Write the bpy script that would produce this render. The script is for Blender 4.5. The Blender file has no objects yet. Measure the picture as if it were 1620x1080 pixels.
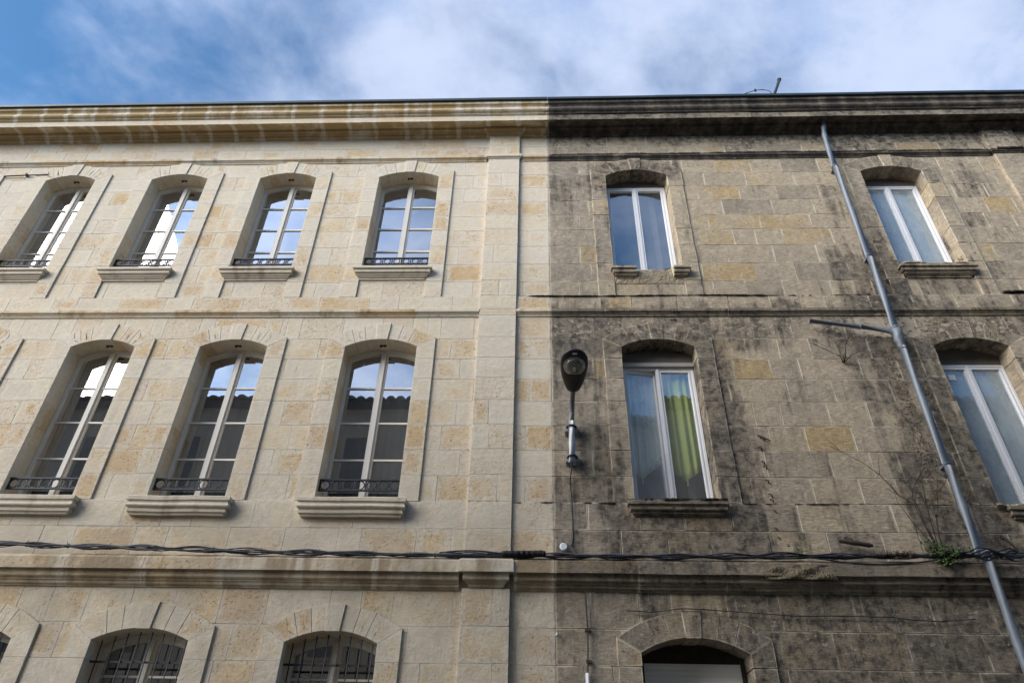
import bpy, math, random
from math import sin, cos, pi, sqrt, radians, atan2
from mathutils import Vector, Matrix
random.seed(7)
S = bpy.context.scene
COL = S.collection

# ------------------------------------------------------------------ camera
F = 1080.0                                   # focal length for a 1620 px wide picture (24 mm lens)
up = Vector((38, 1486, -F)).normalized()
c_ = .0376
ex = Vector((1, (F*c_-38)/1486, c_)).normalized()
ey = up.cross(ex)
ROT = Matrix((ex, ey, up))                   # camera axes -> world axes
CAM = Vector((0, -8, 1.6))
cd = bpy.data.cameras.new('camera'); cam = bpy.data.objects.new('camera', cd); COL.objects.link(cam)
cd.lens = 24; cd.sensor_width = 36; cd.clip_end = 2000; cd.clip_start = .05
cam.matrix_world = Matrix.Translation(CAM) @ ROT.to_4x4()
S.camera = cam

# ------------------------------------------------------------------ light
SUN_EL, SUN_AZ = radians(27), radians(58)    # azimuth measured left of straight behind the camera
sdir = Vector((-sin(SUN_AZ)*cos(SUN_EL), -cos(SUN_AZ)*cos(SUN_EL), sin(SUN_EL)))
sd = bpy.data.lights.new('sun', 'SUN'); sun = bpy.data.objects.new('sun', sd); COL.objects.link(sun)
sd.energy = 1.5; sd.angle = radians(42); sd.color = (1, .925, .81)
sun.rotation_euler = sdir.to_track_quat('Z', 'Y').to_euler()
S.view_settings.view_transform = 'Standard'; S.view_settings.look = 'None'
S.view_settings.exposure = 1.75; S.view_settings.gamma = 1; S.view_settings.use_curve_mapping = False
S.render.engine = 'CYCLES'

# ------------------------------------------------------------------ node helper
class NT:
    def __init__(s, tree): s.t = tree; s.n = tree.nodes; s.l = tree.links
    def node(s, typ, ins=None, **kw):
        n = s.n.new(typ)
        for k, v in kw.items(): setattr(n, k, v)
        for k, v in (ins or {}).items(): s.put(n.inputs[k], v)
        return n
    def put(s, sock, v):
        if isinstance(v, bpy.types.NodeSocket): s.l.new(v, sock)
        else: sock.default_value = v
    def m(s, op, a, b=0.0, c=0.0, clamp=False):
        n = s.n.new('ShaderNodeMath'); n.operation = op; n.use_clamp = clamp
        s.put(n.inputs[0], a); s.put(n.inputs[1], b); s.put(n.inputs[2], c)
        return n.outputs[0]
    def ss(s, x, a, b, lo=0.0, hi=1.0):
        n = s.n.new('ShaderNodeMapRange'); n.interpolation_type = 'SMOOTHSTEP'
        for i, v in enumerate((x, a, b, lo, hi)): s.put(n.inputs[i], v)
        return n.outputs[0]
    def band(s, x, a, b, f):
        return s.m('MULTIPLY', s.ss(x, a-f, a+f), s.ss(x, b-f, b+f, 1.0, 0.0))
    def vm(s, op, a, b=(0, 0, 0)):
        n = s.n.new('ShaderNodeVectorMath'); n.operation = op
        s.put(n.inputs[0], a); s.put(n.inputs[1], b); return n.outputs[0]
    def noise(s, vec, scale, detail=4.0, rough=.55, dist=0.0):
        n = s.n.new('ShaderNodeTexNoise')
        s.put(n.inputs['Vector'], vec); s.put(n.inputs['Scale'], scale); s.put(n.inputs['Detail'], detail)
        s.put(n.inputs['Roughness'], rough); s.put(n.inputs['Distortion'], dist)
        return n.outputs['Fac']
    def mix(s, f, a, b, blend='MIX'):
        n = s.n.new('ShaderNodeMix'); n.data_type = 'RGBA'; n.blend_type = blend
        s.put(n.inputs[0], f)
        for i, v in ((6, a), (7, b)):
            s.put(n.inputs[i], v if isinstance(v, bpy.types.NodeSocket) else (v[0], v[1], v[2], 1))
        return n.outputs[2]
    def ramp(s, f, stops):
        n = s.n.new('ShaderNodeValToRGB'); e = n.color_ramp.elements
        e[0].position = stops[0][0]; e[0].color = (*stops[0][1], 1)
        e[1].position = stops[-1][0]; e[1].color = (*stops[-1][1], 1)
        for p, c in stops[1:-1]:
            q = e.new(p); q.color = (*c, 1)
        s.put(n.inputs[0], f); return n.outputs[0]
    def attr(s, name):
        n = s.n.new('ShaderNodeAttribute'); n.attribute_name = name; return n
    def sep(s, v):
        n = s.n.new('ShaderNodeSeparateXYZ'); s.put(n.inputs[0], v); return n.outputs
    def com(s, x, y, z):
        n = s.n.new('ShaderNodeCombineXYZ'); s.put(n.inputs[0], x); s.put(n.inputs[1], y); s.put(n.inputs[2], z); return n.outputs[0]

# ------------------------------------------------------------------ sky
world = bpy.data.worlds.new('World'); S.world = world; world.use_nodes = True
w = NT(world.node_tree); w.n.clear()
sky = w.node('ShaderNodeTexSky', sky_type='NISHITA'); sky.sun_disc = False
sky.sun_elevation = SUN_EL; sky.sun_rotation = atan2(sdir.x, sdir.y); sky.dust_density = 1.0; sky.ozone_density = 1.6
D = w.node('ShaderNodeTexCoord').outputs['Generated']
dx, dy, dz = w.sep(D)
h = w.m('ADD', w.m('MAXIMUM', dz, 0.0), .12)
pl = w.com(w.m('DIVIDE', dx, h), w.m('DIVIDE', dy, h), 0.0)
pl = w.vm('ADD', pl, (21.4, 7.9, 9.0))
warp = w.n.new('ShaderNodeTexNoise'); w.put(warp.inputs['Vector'], pl); warp.inputs['Scale'].default_value = 1.6; warp.inputs['Detail'].default_value = 3
pw = w.vm('ADD', pl, w.vm('MULTIPLY', w.vm('SUBTRACT', warp.outputs['Color'], (.5, .5, .5)), (.20, .20, .20)))
cn = w.noise(pw, 4.2, 9.0, .55)
cbig = w.noise(pl, .75, 2.0, .5)
dens = w.m('ADD', cn, w.m('MULTIPLY', w.m('SUBTRACT', cbig, .5), .55))
dens = w.m('ADD', dens, w.m('MULTIPLY', w.ss(w.m('MULTIPLY', w.m('ADD', w.m('DIVIDE', dx, h), .28), w.m('DIVIDE', dy, h)), -.22, .08), .27))
mask = w.ss(dens, .40, .84)
cloudcol = w.mix(w.ss(w.noise(pw, 5.0, 8.0, .6), .30, .62), (2.1, 2.8, 4.3), (3.35, 3.85, 5.0))
sd_ = w.node('ShaderNodeVectorMath', operation='DOT_PRODUCT'); w.put(sd_.inputs[0], D); sd_.inputs[1].default_value = tuple(sdir)
fwd = w.m('ADD', 1.0, w.m('MULTIPLY', w.m('POWER', w.m('MAXIMUM', sd_.outputs['Value'], 0.0), 5.0), 3.4))   # clouds brighten towards the sun
cloudcol = w.mix(1.0, cloudcol, w.com(fwd, fwd, fwd), 'MULTIPLY')
skycol = w.mix(1.0, sky.outputs[0], (.52, .86, 1.06), 'MULTIPLY')
col = w.mix(w.m('MULTIPLY', mask, .93), skycol, cloudcol)
bg = w.node('ShaderNodeBackground', {'Strength': .062}); w.put(bg.inputs['Color'], col)
w.l.new(bg.outputs[0], w.node('ShaderNodeOutputWorld').inputs[0])

# ------------------------------------------------------------------ materials
def newmat(name):
    m = bpy.data.materials.new(name); m.use_nodes = True
    t = NT(m.node_tree); t.n.clear()
    out = t.node('ShaderNodeOutputMaterial'); b = t.node('ShaderNodeBsdfPrincipled')
    t.l.new(b.outputs[0], out.inputs[0]); return m, t, b, out

def plain(name, col, rough=.6, metal=0.0, var=.25, scale=8.0, bump=0.0, spec=.4):
    m, t, b, o = newmat(name)
    P = t.node('ShaderNodeNewGeometry').outputs['Position']
    n = t.noise(P, scale, 5.0, .6)
    c = t.mix(n, [x*(1-var) for x in col], [min(1, x*(1+var)) for x in col])
    t.put(b.inputs['Base Color'], c); t.put(b.inputs['Metallic'], metal)
    t.put(b.inputs['Roughness'], t.m('ADD', rough, t.m('MULTIPLY', t.m('SUBTRACT', n, .5), .2)))
    b.inputs['Specular IOR Level'].default_value = spec
    if bump:
        bp = t.node('ShaderNodeBump', {'Strength': .6, 'Distance': bump, 'Height': t.noise(P, scale*4, 6.0, .7)})
        t.l.new(bp.outputs[0], b.inputs['Normal'])
    return m

def clean_stone(name, stain=None, mortar_w=.02, stain_cover=.5):
    m, t, b, o = newmat(name)
    P = t.node('ShaderNodeNewGeometry').outputs['Position']
    px, py, pz = t.sep(P)
    T = t.attr('tone').outputs['Vector']; t0, t1, t2 = t.sep(T)
    ed = t.attr('ed').outputs['Fac']
    off = t.vm('ADD', P, t.vm('MULTIPLY', T, (37., 19., 53.)))   # noise that changes from stone to stone
    nb = t.noise(off, 1.6, 5.0, .55, .3)
    nm = t.noise(off, 7.0, 6.0, .65)
    nf = t.noise(P, 55.0, 5.0, .7)
    f = t.m('ADD', t0, t.m('MULTIPLY', t.m('SUBTRACT', nb, .5), 1.5))
    f = t.m('ADD', f, t.m('MULTIPLY', t.m('SUBTRACT', nm, .5), .75))
    base = t.ramp(f, [(0.0, (.59, .53, .43)), (.28, (.65, .57, .435)), (.46, (.66, .555, .39)), (.64, (.64, .50, .32)), (.84, (.60, .435, .245)), (1.0, (.55, .37, .18))])
    # the lime wash / repointing drags over the edges of the stones
    d = t.m('ADD', ed, t.m('MULTIPLY', t.m('SUBTRACT', t.noise(P, 4.5, 6.0, .65), .52), .13))
    wd = t.m('MULTIPLY', t.m('ADD', t.m('MULTIPLY', t.m('ADD', .35, t.m('MULTIPLY', t2, 1.1)), mortar_w), t.m('MULTIPLY', t.m('POWER', t1, 2.0), .09)), 1.0)
    sm = t.ss(t.m('SUBTRACT', d, wd), -.012, .022, 1.0, 0.0)
    base = t.mix(t.m('MULTIPLY', sm, .75), base, (.68, .615, .50))
    pk = t.ss(t.noise(off, 1.1, 3.0, .5), .45, .65)
    base = t.mix(t.m('MULTIPLY', pk, .32), base, (.56, .44, .36))
    # patches of thin limewash across stones
    wash = t.ss(t.noise(P, .9, 7.0, .62, .5), .50, .68)
    base = t.mix(t.m('MULTIPLY', wash, .5), base, (.66, .60, .49))
    # pores and grain in the ochre shelly stones
    och = t.ss(f, .45, .8)
    pore = t.ss(t.noise(off, 42.0, 3.0, .6), .60, .70)
    base = t.mix(t.m('MULTIPLY', pore, t.m('ADD', .06, t.m('MULTIPLY', och, .60))), base, (.17, .115, .065))
    grain = t.noise(t.vm('MULTIPLY', P, (9., 9., 60.)), 1.0, 4.0, .7)
    base = t.mix(.25, base, t.mix(t.ss(grain, .25, .75), (.34, .27, .19), (.80, .73, .59)))
    blot = t.ss(t.noise(off, 19.0, 6.0, .72), .38, .66)
    base = t.mix(t.m('MULTIPLY', blot, .20), base, t.mix(och, (.46, .40, .31), (.36, .24, .11)))
    # faint grey rain marks
    streak = t.ss(t.noise(t.vm('MULTIPLY', P, (6., 6., .55)), 1.0, 5.0, .6), .56, .80)
    base = t.mix(t.m('MULTIPLY', streak, .22), base, (.26, .24, .21))
    # dimmer light towards the street, painted into the stone as patchy grey
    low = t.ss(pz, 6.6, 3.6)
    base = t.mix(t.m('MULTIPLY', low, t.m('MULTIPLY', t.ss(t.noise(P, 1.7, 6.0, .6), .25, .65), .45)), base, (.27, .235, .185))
    if stain:
        stone_c = base
        s1 = t.noise(t.vm('MULTIPLY', P, (3.5, 3.5, 1.2)), 1.0, 5.0, .6)
        sf = t.m('MULTIPLY', t.ss(s1, .62-stain_cover*.5, .80-stain_cover*.4), .9)
        keep = t.ss(t.m('ADD', ed, t.m('MULTIPLY', t.m('SUBTRACT', nm, .5), .07)), .02, .055)
        amt = t.m('MULTIPLY', sf, keep)
        if name == 'cleaned_cornice':     # the upright face of the corona was washed clean
            amt = t.m('MULTIPLY', amt, t.m('SUBTRACT', 1.0, t.m('MULTIPLY', t.m('MULTIPLY', t.band(pz, 12.125, 12.255, .004), t.ss(py, -.33, -.345)), .88)))
        base = t.mix(amt, base, stain)
    bl = t.ss(t.m('ADD', px, t.m('MULTIPLY', t.m('SUBTRACT', t.noise(P, 7.0, 8.0, .75), .5), t.ss(pz, 11.3, 12.0, .10, .55))), .165, .20)
    base = t.mix(t.m('MULTIPLY', bl, t.m('ADD', .45, t.m('MULTIPLY', t.ss(pz, 11.9, 12.1), .4))), base, (.10, .08, .06))
    t.put(b.inputs['Base Color'], base); b.inputs['Roughness'].default_value = .92
    b.inputs['Specular IOR Level'].default_value = .2
    hgt = t.m('ADD', t.m('MULTIPLY', t.noise(off, 14.0, 7.0, .68), 1.0), t.m('MULTIPLY', nf, .35))
    hgt = t.m('SUBTRACT', hgt, t.m('MULTIPLY', pore, t.m('ADD', .2, och)))
    bp = t.node('ShaderNodeBump', {'Strength': .70, 'Distance': .014, 'Height': hgt})
    t.l.new(bp.outputs[0], b.inputs['Normal'])
    return m

def dirty_stone(name, soot_all=0.0, joint=.010):
    m, t, b, o = newmat(name)
    P = t.node('ShaderNodeNewGeometry').outputs['Position']
    px, py, pz = t.sep(P)
    T = t.attr('tone').outputs['Vector']; t0, t1, t2 = t.sep(T)
    ed = t.attr('ed').outputs['Fac']
    off = t.vm('ADD', P, t.vm('MULTIPLY', T, (37., 19., 53.)))
    nb = t.noise(off, 2.0, 6.0, .6, .4)
    nm = t.noise(off, 9.0, 7.0, .7)
    f = t.m('ADD', t0, t.m('MULTIPLY', t.m('SUBTRACT', nb, .5), 1.1))
    f = t.m('ADD', f, t.m('MULTIPLY', t.m('SUBTRACT', nm, .5), .45))
    base = t.ramp(f, [(0.0, (.27, .22, .16)), (.25, (.46, .37, .26)), (.52, (.56, .445, .30)), (.80, (.56, .44, .275)), (1.0, (.54, .345, .11))])
    # tooling and bedding lines
    tool = t.noise(t.vm('MULTIPLY', P, (11., 11., 75.)), 1.0, 5.0, .75)
    base = t.mix(.50, base, t.mix(t.ss(tool, .32, .68), (.10, .08, .06), (.64, .54, .40)))
    tv = t.noise(t.vm('MULTIPLY', P, (42., 42., 5.)), 1.0, 4.0, .7)
    base = t.mix(t.m('MULTIPLY', t.ss(tv, .52, .72), .45), base, (.45, .385, .30))
    mott = t.ss(t.noise(off, 7.5, 9.0, .72, .6), .36, .64)
    base = t.mix(t.m('MULTIPLY', mott, .36), base, (.17, .14, .108))
    grim = t.ss(t.noise(t.vm('MULTIPLY', P, (14., 14., 1.6)), 1.0, 7.0, .72), .50, .74)
    base = t.mix(t.m('MULTIPLY', grim, .32), base, (.10, .088, .075))
    cool = t.m('MULTIPLY', t.band(px, -.2, 1.1, .25), .30)
    base = t.mix(cool, base, t.mix(mott, (.30, .275, .235), (.12, .11, .10)))
    # vertical soot streaks
    st = t.noise(t.vm('MULTIPLY', P, (4.6, 4.6, .5)), 1.0, 8.0, .66)
    st2 = t.noise(P, 1.15, 7.0, .62, .3)
    zone = t.m('MULTIPLY', t.band(pz, 2.9, 4.15, .25), .07)
    zone = t.m('ADD', zone, t.m('MULTIPLY', t.m('MULTIPLY', t.ss(pz, 4.0, 3.8), t.ss(px, 1.8, 2.6)), .17))
    zone = t.m('ADD', zone, t.m('MULTIPLY', t.m('MULTIPLY', t.band(px, .9, 2.6, .25), t.band(pz, 4.1, 4.8, .2)), .25))
    zone = t.m('ADD', zone, t.m('MULTIPLY', t.m('MULTIPLY', t.band(px, 2.15, 2.75, .15), t.band(pz, 4.4, 7.3, .4)), .16))
    zone = t.m('ADD', zone, t.m('MULTIPLY', t.m('MULTIPLY', t.band(px, 4.5, 5.6, .3), t.band(pz, 3.4, 9.2, .5)), .15))
    zone = t.m('ADD', zone, t.m('MULTIPLY', t.band(pz, 7.35, 8.1, .2), .11))
    zone = t.m('ADD', zone, t.m('MULTIPLY', t.band(pz, 11.85, 12.3, .15), .16))
    zone = t.m('ADD', zone, t.m('MULTIPLY', t.m('MULTIPLY', t.band(px, 0.0, 1.1, .2), t.band(pz, 3.5, 7.6, .5)), .055))
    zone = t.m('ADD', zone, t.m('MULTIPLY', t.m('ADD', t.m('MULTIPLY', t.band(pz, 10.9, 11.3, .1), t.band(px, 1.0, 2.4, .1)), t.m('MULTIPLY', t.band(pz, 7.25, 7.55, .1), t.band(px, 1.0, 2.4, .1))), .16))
    zone = t.m('ADD', zone, t.m('MULTIPLY', t.m('MULTIPLY', t.band(px, 5.3, 6.9, .2), t.ss(pz, 4.0, 7.2, 1.0, .4)), .10))
    zone = t.m('ADD', t.m('MULTIPLY', zone, 1.4), t.m('MULTIPLY', t.m('SUBTRACT', t2, .5), .13))
    zone = t.m('SUBTRACT', zone, t.m('MULTIPLY', t.m('MULTIPLY', t.band(px, .45, 1.15, .15), t.band(pz, 2.9, 3.85, .15)), .18))
    zone = t.m('SUBTRACT', zone, t.m('MULTIPLY', t.m('MULTIPLY', t.band(px, 4.2, 4.95, .2), t.band(pz, 3.0, 3.8, .2)), .20))
    zone = t.m('SUBTRACT', zone, t.m('MULTIPLY', t.m('MULTIPLY', t.band(px, 2.7, 4.6, .3), t.band(pz, 8.4, 10.9, .4)), .12))
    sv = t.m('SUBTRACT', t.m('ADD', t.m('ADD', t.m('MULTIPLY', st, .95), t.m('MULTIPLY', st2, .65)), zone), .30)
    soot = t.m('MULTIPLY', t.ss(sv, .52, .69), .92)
    fine = t.ss(nm, .34, .60, 1.0, .45)
    soot = t.m('MULTIPLY', soot, fine)
    if soot_all:
        sa = t.m('MULTIPLY', t.ss(st, .30, .62, .70, 1.15), soot_all)
        if name == 'sooty_cornice': sa = t.m('MULTIPLY', sa, t.m('SUBTRACT', 1.0, t.m('MULTIPLY', t.m('MULTIPLY', t.band(pz, 12.125, 12.255, .004), t.ss(py, -.33, -.345)), .55)))
        soot = t.m('MAXIMUM', soot, sa)
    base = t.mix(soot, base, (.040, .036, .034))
    # flaking pale skin
    fz = t.m('ADD', t.m('MULTIPLY', t.band(pz, 7.48, 7.86, .08), .155), t.m('MULTIPLY', t.band(pz, 11.55, 12.05, .1), .165))
    fz = t.m('ADD', fz, t.m('MULTIPLY', t.band(pz, 3.2, 3.88, .2), .115))
    fz = t.m('ADD', fz, t.m('MULTIPLY', t.m('MULTIPLY', t.band(px, 4.55, 5.6, .15), t.band(pz, 4.2, 11.0, .5)), .10))
    fz = t.m('ADD', fz, t.m('MULTIPLY', t.band(pz, 11.1, 11.42, .1), .12))
    fl = t.noise(t.vm('MULTIPLY', P, (1., 1., 1.4)), 9.0, 11.0, .78, .2)
    flk = t.ss(t.m('ADD', fl, fz), .665, .70)
    base = t.mix(t.m('MULTIPLY', flk, .80), base, t.mix(nm, (.33, .27, .20), (.58, .49, .37)))
    drip = t.m('MULTIPLY', t.ss(t.noise(t.vm('MULTIPLY', P, (22., 22., 1.1)), 1.0, 6.0, .7), .54, .68), t.m('ADD', .12, t.m('MULTIPLY', t.m('MULTIPLY', t.band(px, .9, 4.4, .2), t.ss(pz, 4.2, 3.9)), .40)))
    base = t.mix(drip, base, (.42, .385, .325))
    chip = t.ss(t.noise(P, 13.0, 9.0, .75), .665, .70)
    base = t.mix(t.m('MULTIPLY', chip, .7), base, (.46, .385, .28))
    pit = t.ss(t.noise(P, 17.0, 8.0, .7), .36, .31)
    base = t.mix(t.m('MULTIPLY', pit, .75), base, (.03, .026, .023))
    # pale pointing along the stone edges
    if joint:
        jd = t.m('ADD', ed, t.m('MULTIPLY', t.m('SUBTRACT', t.noise(P, 22.0, 4.0, .6), .5), .012))
        jm = t.ss(jd, joint-.003, joint+.006, 1.0, 0.0)
        jm = t.m('MULTIPLY', jm, t.ss(t.noise(P, 2.6, 6.0, .65), .40, .58))
        base = t.mix(t.m('MULTIPLY', jm, t.m('SUBTRACT', .80, t.m('MULTIPLY', soot, .65))), base, (.62, .54, .41))
    be = t.ss(t.m('ADD', px, t.m('MULTIPLY', t.m('SUBTRACT', t.noise(P, 9.0, 8.0, .75), .5), .12)), .195, .225, 1.0, 0.0)
    base = t.mix(t.m('MULTIPLY', be, .55), base, (.55, .48, .36))
    # thin moss green
    mo = t.m('MULTIPLY', t.ss(t.noise(P, 2.7, 6.0, .6), .60, .75), .12)
    base = t.mix(mo, base, (.10, .10, .06))
    t.put(b.inputs['Base Color'], base); b.inputs['Roughness'].default_value = .94
    b.inputs['Specular IOR Level'].default_value = .15
    hgt = t.m('ADD', t.m('MULTIPLY', t.noise(off, 16.0, 8.0, .7), 1.0), t.m('MULTIPLY', tool, .6))
    hgt = t.m('ADD', hgt, t.m('SUBTRACT', t.m('MULTIPLY', flk, .5), t.m('MULTIPLY', pit, .8)))
    bp = t.node('ShaderNodeBump', {'Strength': .85, 'Distance': .016, 'Height': hgt})
    t.l.new(bp.outputs[0], b.inputs['Normal'])
    return m

M = {}
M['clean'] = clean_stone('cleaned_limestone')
M['clean_trim'] = clean_stone('cleaned_moulding', stain=(.27, .195, .10), mortar_w=.02, stain_cover=.25)
M['clean_cornice'] = clean_stone('cleaned_cornice', stain=(.38, .265, .12), mortar_w=.030, stain_cover=.66)
M['clean_low'] = clean_stone('cleaned_low_cornice', stain=(.27, .205, .13), mortar_w=.008, stain_cover=.50)
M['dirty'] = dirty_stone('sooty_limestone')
M['dirty_arch'] = dirty_stone('sooty_arch_stone', soot_all=.34)
M['dirty_trim'] = dirty_stone('sooty_moulding', soot_all=.50, joint=.006)
M['dirty_cornice'] = dirty_stone('sooty_cornice', soot_all=.82, joint=0)
M['mortar_clean'] = plain('lime_mortar', (.64, .57, .45), .95, var=.12, scale=6, bump=.006, spec=.1)
M['mortar_dirty'] = plain('old_mortar', (.40, .34, .25), .95, var=.4, scale=9, bump=.01, spec=.1)
M['rubble'] = plain('broken_stone', (.36, .295, .205), .95, var=.45, scale=12, bump=.02, spec=.1)
M['rubble_dark'] = plain('dark_broken_stone', (.17, .135, .09), .95, var=.7, scale=14, bump=.02, spec=.1)
M['crust'] = plain('black_crust', (.045, .038, .032), .95, var=.5, scale=20, bump=.01, spec=.1)
M['plaster'] = plain('rough_plaster', (.36, .295, .235), .95, var=.2, scale=5, bump=.01, spec=.1)
M['wood'] = plain('painted_wood', (.70, .665, .60), .45, var=.06, scale=5)
M['pvc'] = plain('white_pvc', (.76, .76, .77), .35, var=.05, scale=3)
M['grey_box'] = plain('shutter_box', (.135, .122, .105), .6, var=.3, scale=6)
M['grey_lip'] = plain('shutter_lip', (.42, .39, .35), .6, var=.2, scale=6)
M['iron'] = plain('dark_iron', (.018, .021, .029), .6, .1, var=.3, scale=20)
M['rust'] = plain('rusty_iron', (.06, .040, .030), .8, .2, var=.5, scale=30, bump=.003)
M['zinc'] = plain('zinc_pipe', (.17, .19, .215), .55, .3, var=.35, scale=5, bump=.002)
M['galv'] = plain('galvanised_steel', (.30, .31, .325), .5, .4, var=.22, scale=30)
M['greypaint'] = plain('grey_paint', (.20, .20, .20), .5, .3, var=.15, scale=8)
M['roofedge'] = plain('roof_edge_zinc', (.035, .05, .055), .55, .2, var=.3, scale=4)
M['cable'] = plain('cable_sheath', (.020, .022, .030), .5, var=.35, scale=15)
M['cable_grey'] = plain('grey_cable_sheath', (.10, .105, .12), .5, var=.35, scale=15)
M['tape'] = plain('dark_tape', (.035, .03, .036), .5, var=.4, scale=25, bump=.004)
M['lamp'] = plain('lamp_plastic', (.022, .018, .018), .38, var=.2, scale=6)
M['reflector'] = plain('lamp_reflector', (.30, .30, .28), .25, .7, var=.2, scale=12)
M['white'] = plain('white_plastic', (.62, .63, .66), .4, var=.05, scale=6)
M['shutter'] = plain('white_roller_shutter', (.80, .79, .76), .5, var=.05, scale=3)
M['twig'] = plain('bare_twig', (.035, .026, .020), .85, var=.3, scale=20)
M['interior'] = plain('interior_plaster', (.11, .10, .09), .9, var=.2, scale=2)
M['asphalt'] = plain('asphalt', (.06, .06, .06), .9, var=.3, scale=30, bump=.006)
M['paving'] = plain('paving_stone', (.26, .24, .21), .9, var=.25, scale=5, bump=.004)
M['tile'] = plain('terracotta_tile', (.13, .095, .075), .85, var=.45, scale=5, bump=.006)
M['opp'] = plain('opposite_stone', (.36, .31, .24), .92, var=.3, scale=1.5, bump=.01)
M['sticker'] = plain('paper_sticker', (.75, .76, .74), .6, var=.03, scale=4)

def cloth(name, col, trans, var=.12, stripe=30):
    m, t, b, o = newmat(name)
    P = t.node('ShaderNodeNewGeometry').outputs['Position']
    n = t.noise(t.vm('MULTIPLY', P, (stripe, stripe, .8)), 1.0, 3.0, .5)
    c = t.mix(n, [x*(1-var) for x in col], [min(1, x*(1+var)) for x in col])
    d = t.node('ShaderNodeBsdfDiffuse'); t.put(d.inputs[0], c)
    tr = t.node('ShaderNodeBsdfTranslucent'); t.put(tr.inputs[0], c)
    mx = t.node('ShaderNodeMixShader', {0: .3}); t.l.new(d.outputs[0], mx.inputs[1]); t.l.new(tr.outputs[0], mx.inputs[2])
    tp = t.node('ShaderNodeBsdfTransparent')
    m2 = t.node('ShaderNodeMixShader', {0: trans}); t.l.new(mx.outputs[0], m2.inputs[1]); t.l.new(tp.outputs[0], m2.inputs[2])
    t.l.new(m2.outputs[0], o.inputs[0]); return m
M['green'] = cloth('green_cloth', (.50, .58, .19), .0, .25)
M['greenpale'] = cloth('pale_green_cloth', (.85, .95, .88), .0, .10)
M['voile'] = cloth('grey_voile', (.085, .098, .105), .12)
M['brownvoile'] = cloth('brown_voile', (.05, .036, .032), .1)
M['blind'] = cloth('blue_grey_blind', (.30, .39, .46), .0, .04, 2)

def glass(name, refl, tint, dust=.03):
    m, t, b, o = newmat(name)
    P = t.node('ShaderNodeNewGeometry').outputs['Position']
    lw = t.node('ShaderNodeFresnel', {'IOR': 1.52})
    gb = t.node('ShaderNodeNewGeometry').outputs['Backfacing']
    fac = t.m('MULTIPLY', t.m('ADD', t.m('MULTIPLY', lw.outputs[0], 1.6), refl, clamp=True), t.m('SUBTRACT', 1.0, gb))
    g = t.node('ShaderNodeBsdfGlossy', {'Roughness': .006}); g.inputs[0].default_value = (.95, .97, 1, 1)
    bp = t.node('ShaderNodeBump', {'Strength': .25, 'Distance': .004, 'Height': t.noise(P, 1.6, 1.0, .4)})
    t.l.new(bp.outputs[0], g.inputs['Normal'])
    tp = t.node('ShaderNodeBsdfTransparent'); tp.inputs[0].default_value = (*tint, 1)
    mx = t.node('ShaderNodeMixShader'); t.put(mx.inputs[0], fac)
    t.l.new(tp.outputs[0], mx.inputs[1]); t.l.new(g.outputs[0], mx.inputs[2])
    df = t.node('ShaderNodeBsdfDiffuse'); df.inputs[0].default_value = (.42, .47, .49, 1)
    dn = t.m('MULTIPLY', t.ss(t.noise(t.vm('MULTIPLY', P, (1., 1., .5)), 5.0, 6.0, .65), .2, .8, dust*.6, dust*1.5), t.m('SUBTRACT', 1.0, gb))
    m3 = t.node('ShaderNodeMixShader'); t.put(m3.inputs[0], dn); t.l.new(mx.outputs[0], m3.inputs[1]); t.l.new(df.outputs[0], m3.inputs[2])
    t.l.new(m3.outputs[0], o.inputs[0])
    return m
M['glass'] = glass('window_glass', .30, (.80, .82, .84))
M['glass_film'] = glass('filmed_glass', .16, (.9, .92, .93), .42)
M['glass_milky'] = glass('milky_glass', .24, (.93, .95, .96), .32)
M['glass_low'] = glass('double_glazing', .26, (.93, .95, .96), .07)

def leafmat():
    m, t, b, o = newmat('leaf_green')
    P = t.node('ShaderNodeNewGeometry').outputs['Position']
    n = t.noise(P, 25.0, 3.0, .5)
    t.put(b.inputs['Base Color'], t.mix(n, (.025, .05, .012), (.10, .15, .035)))
    b.inputs['Roughness'].default_value = .6; return m
M['leaf'] = leafmat()
M['deadleaf'] = plain('dead_leaf', (.10, .055, .03), .85, var=.5, scale=40)

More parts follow.
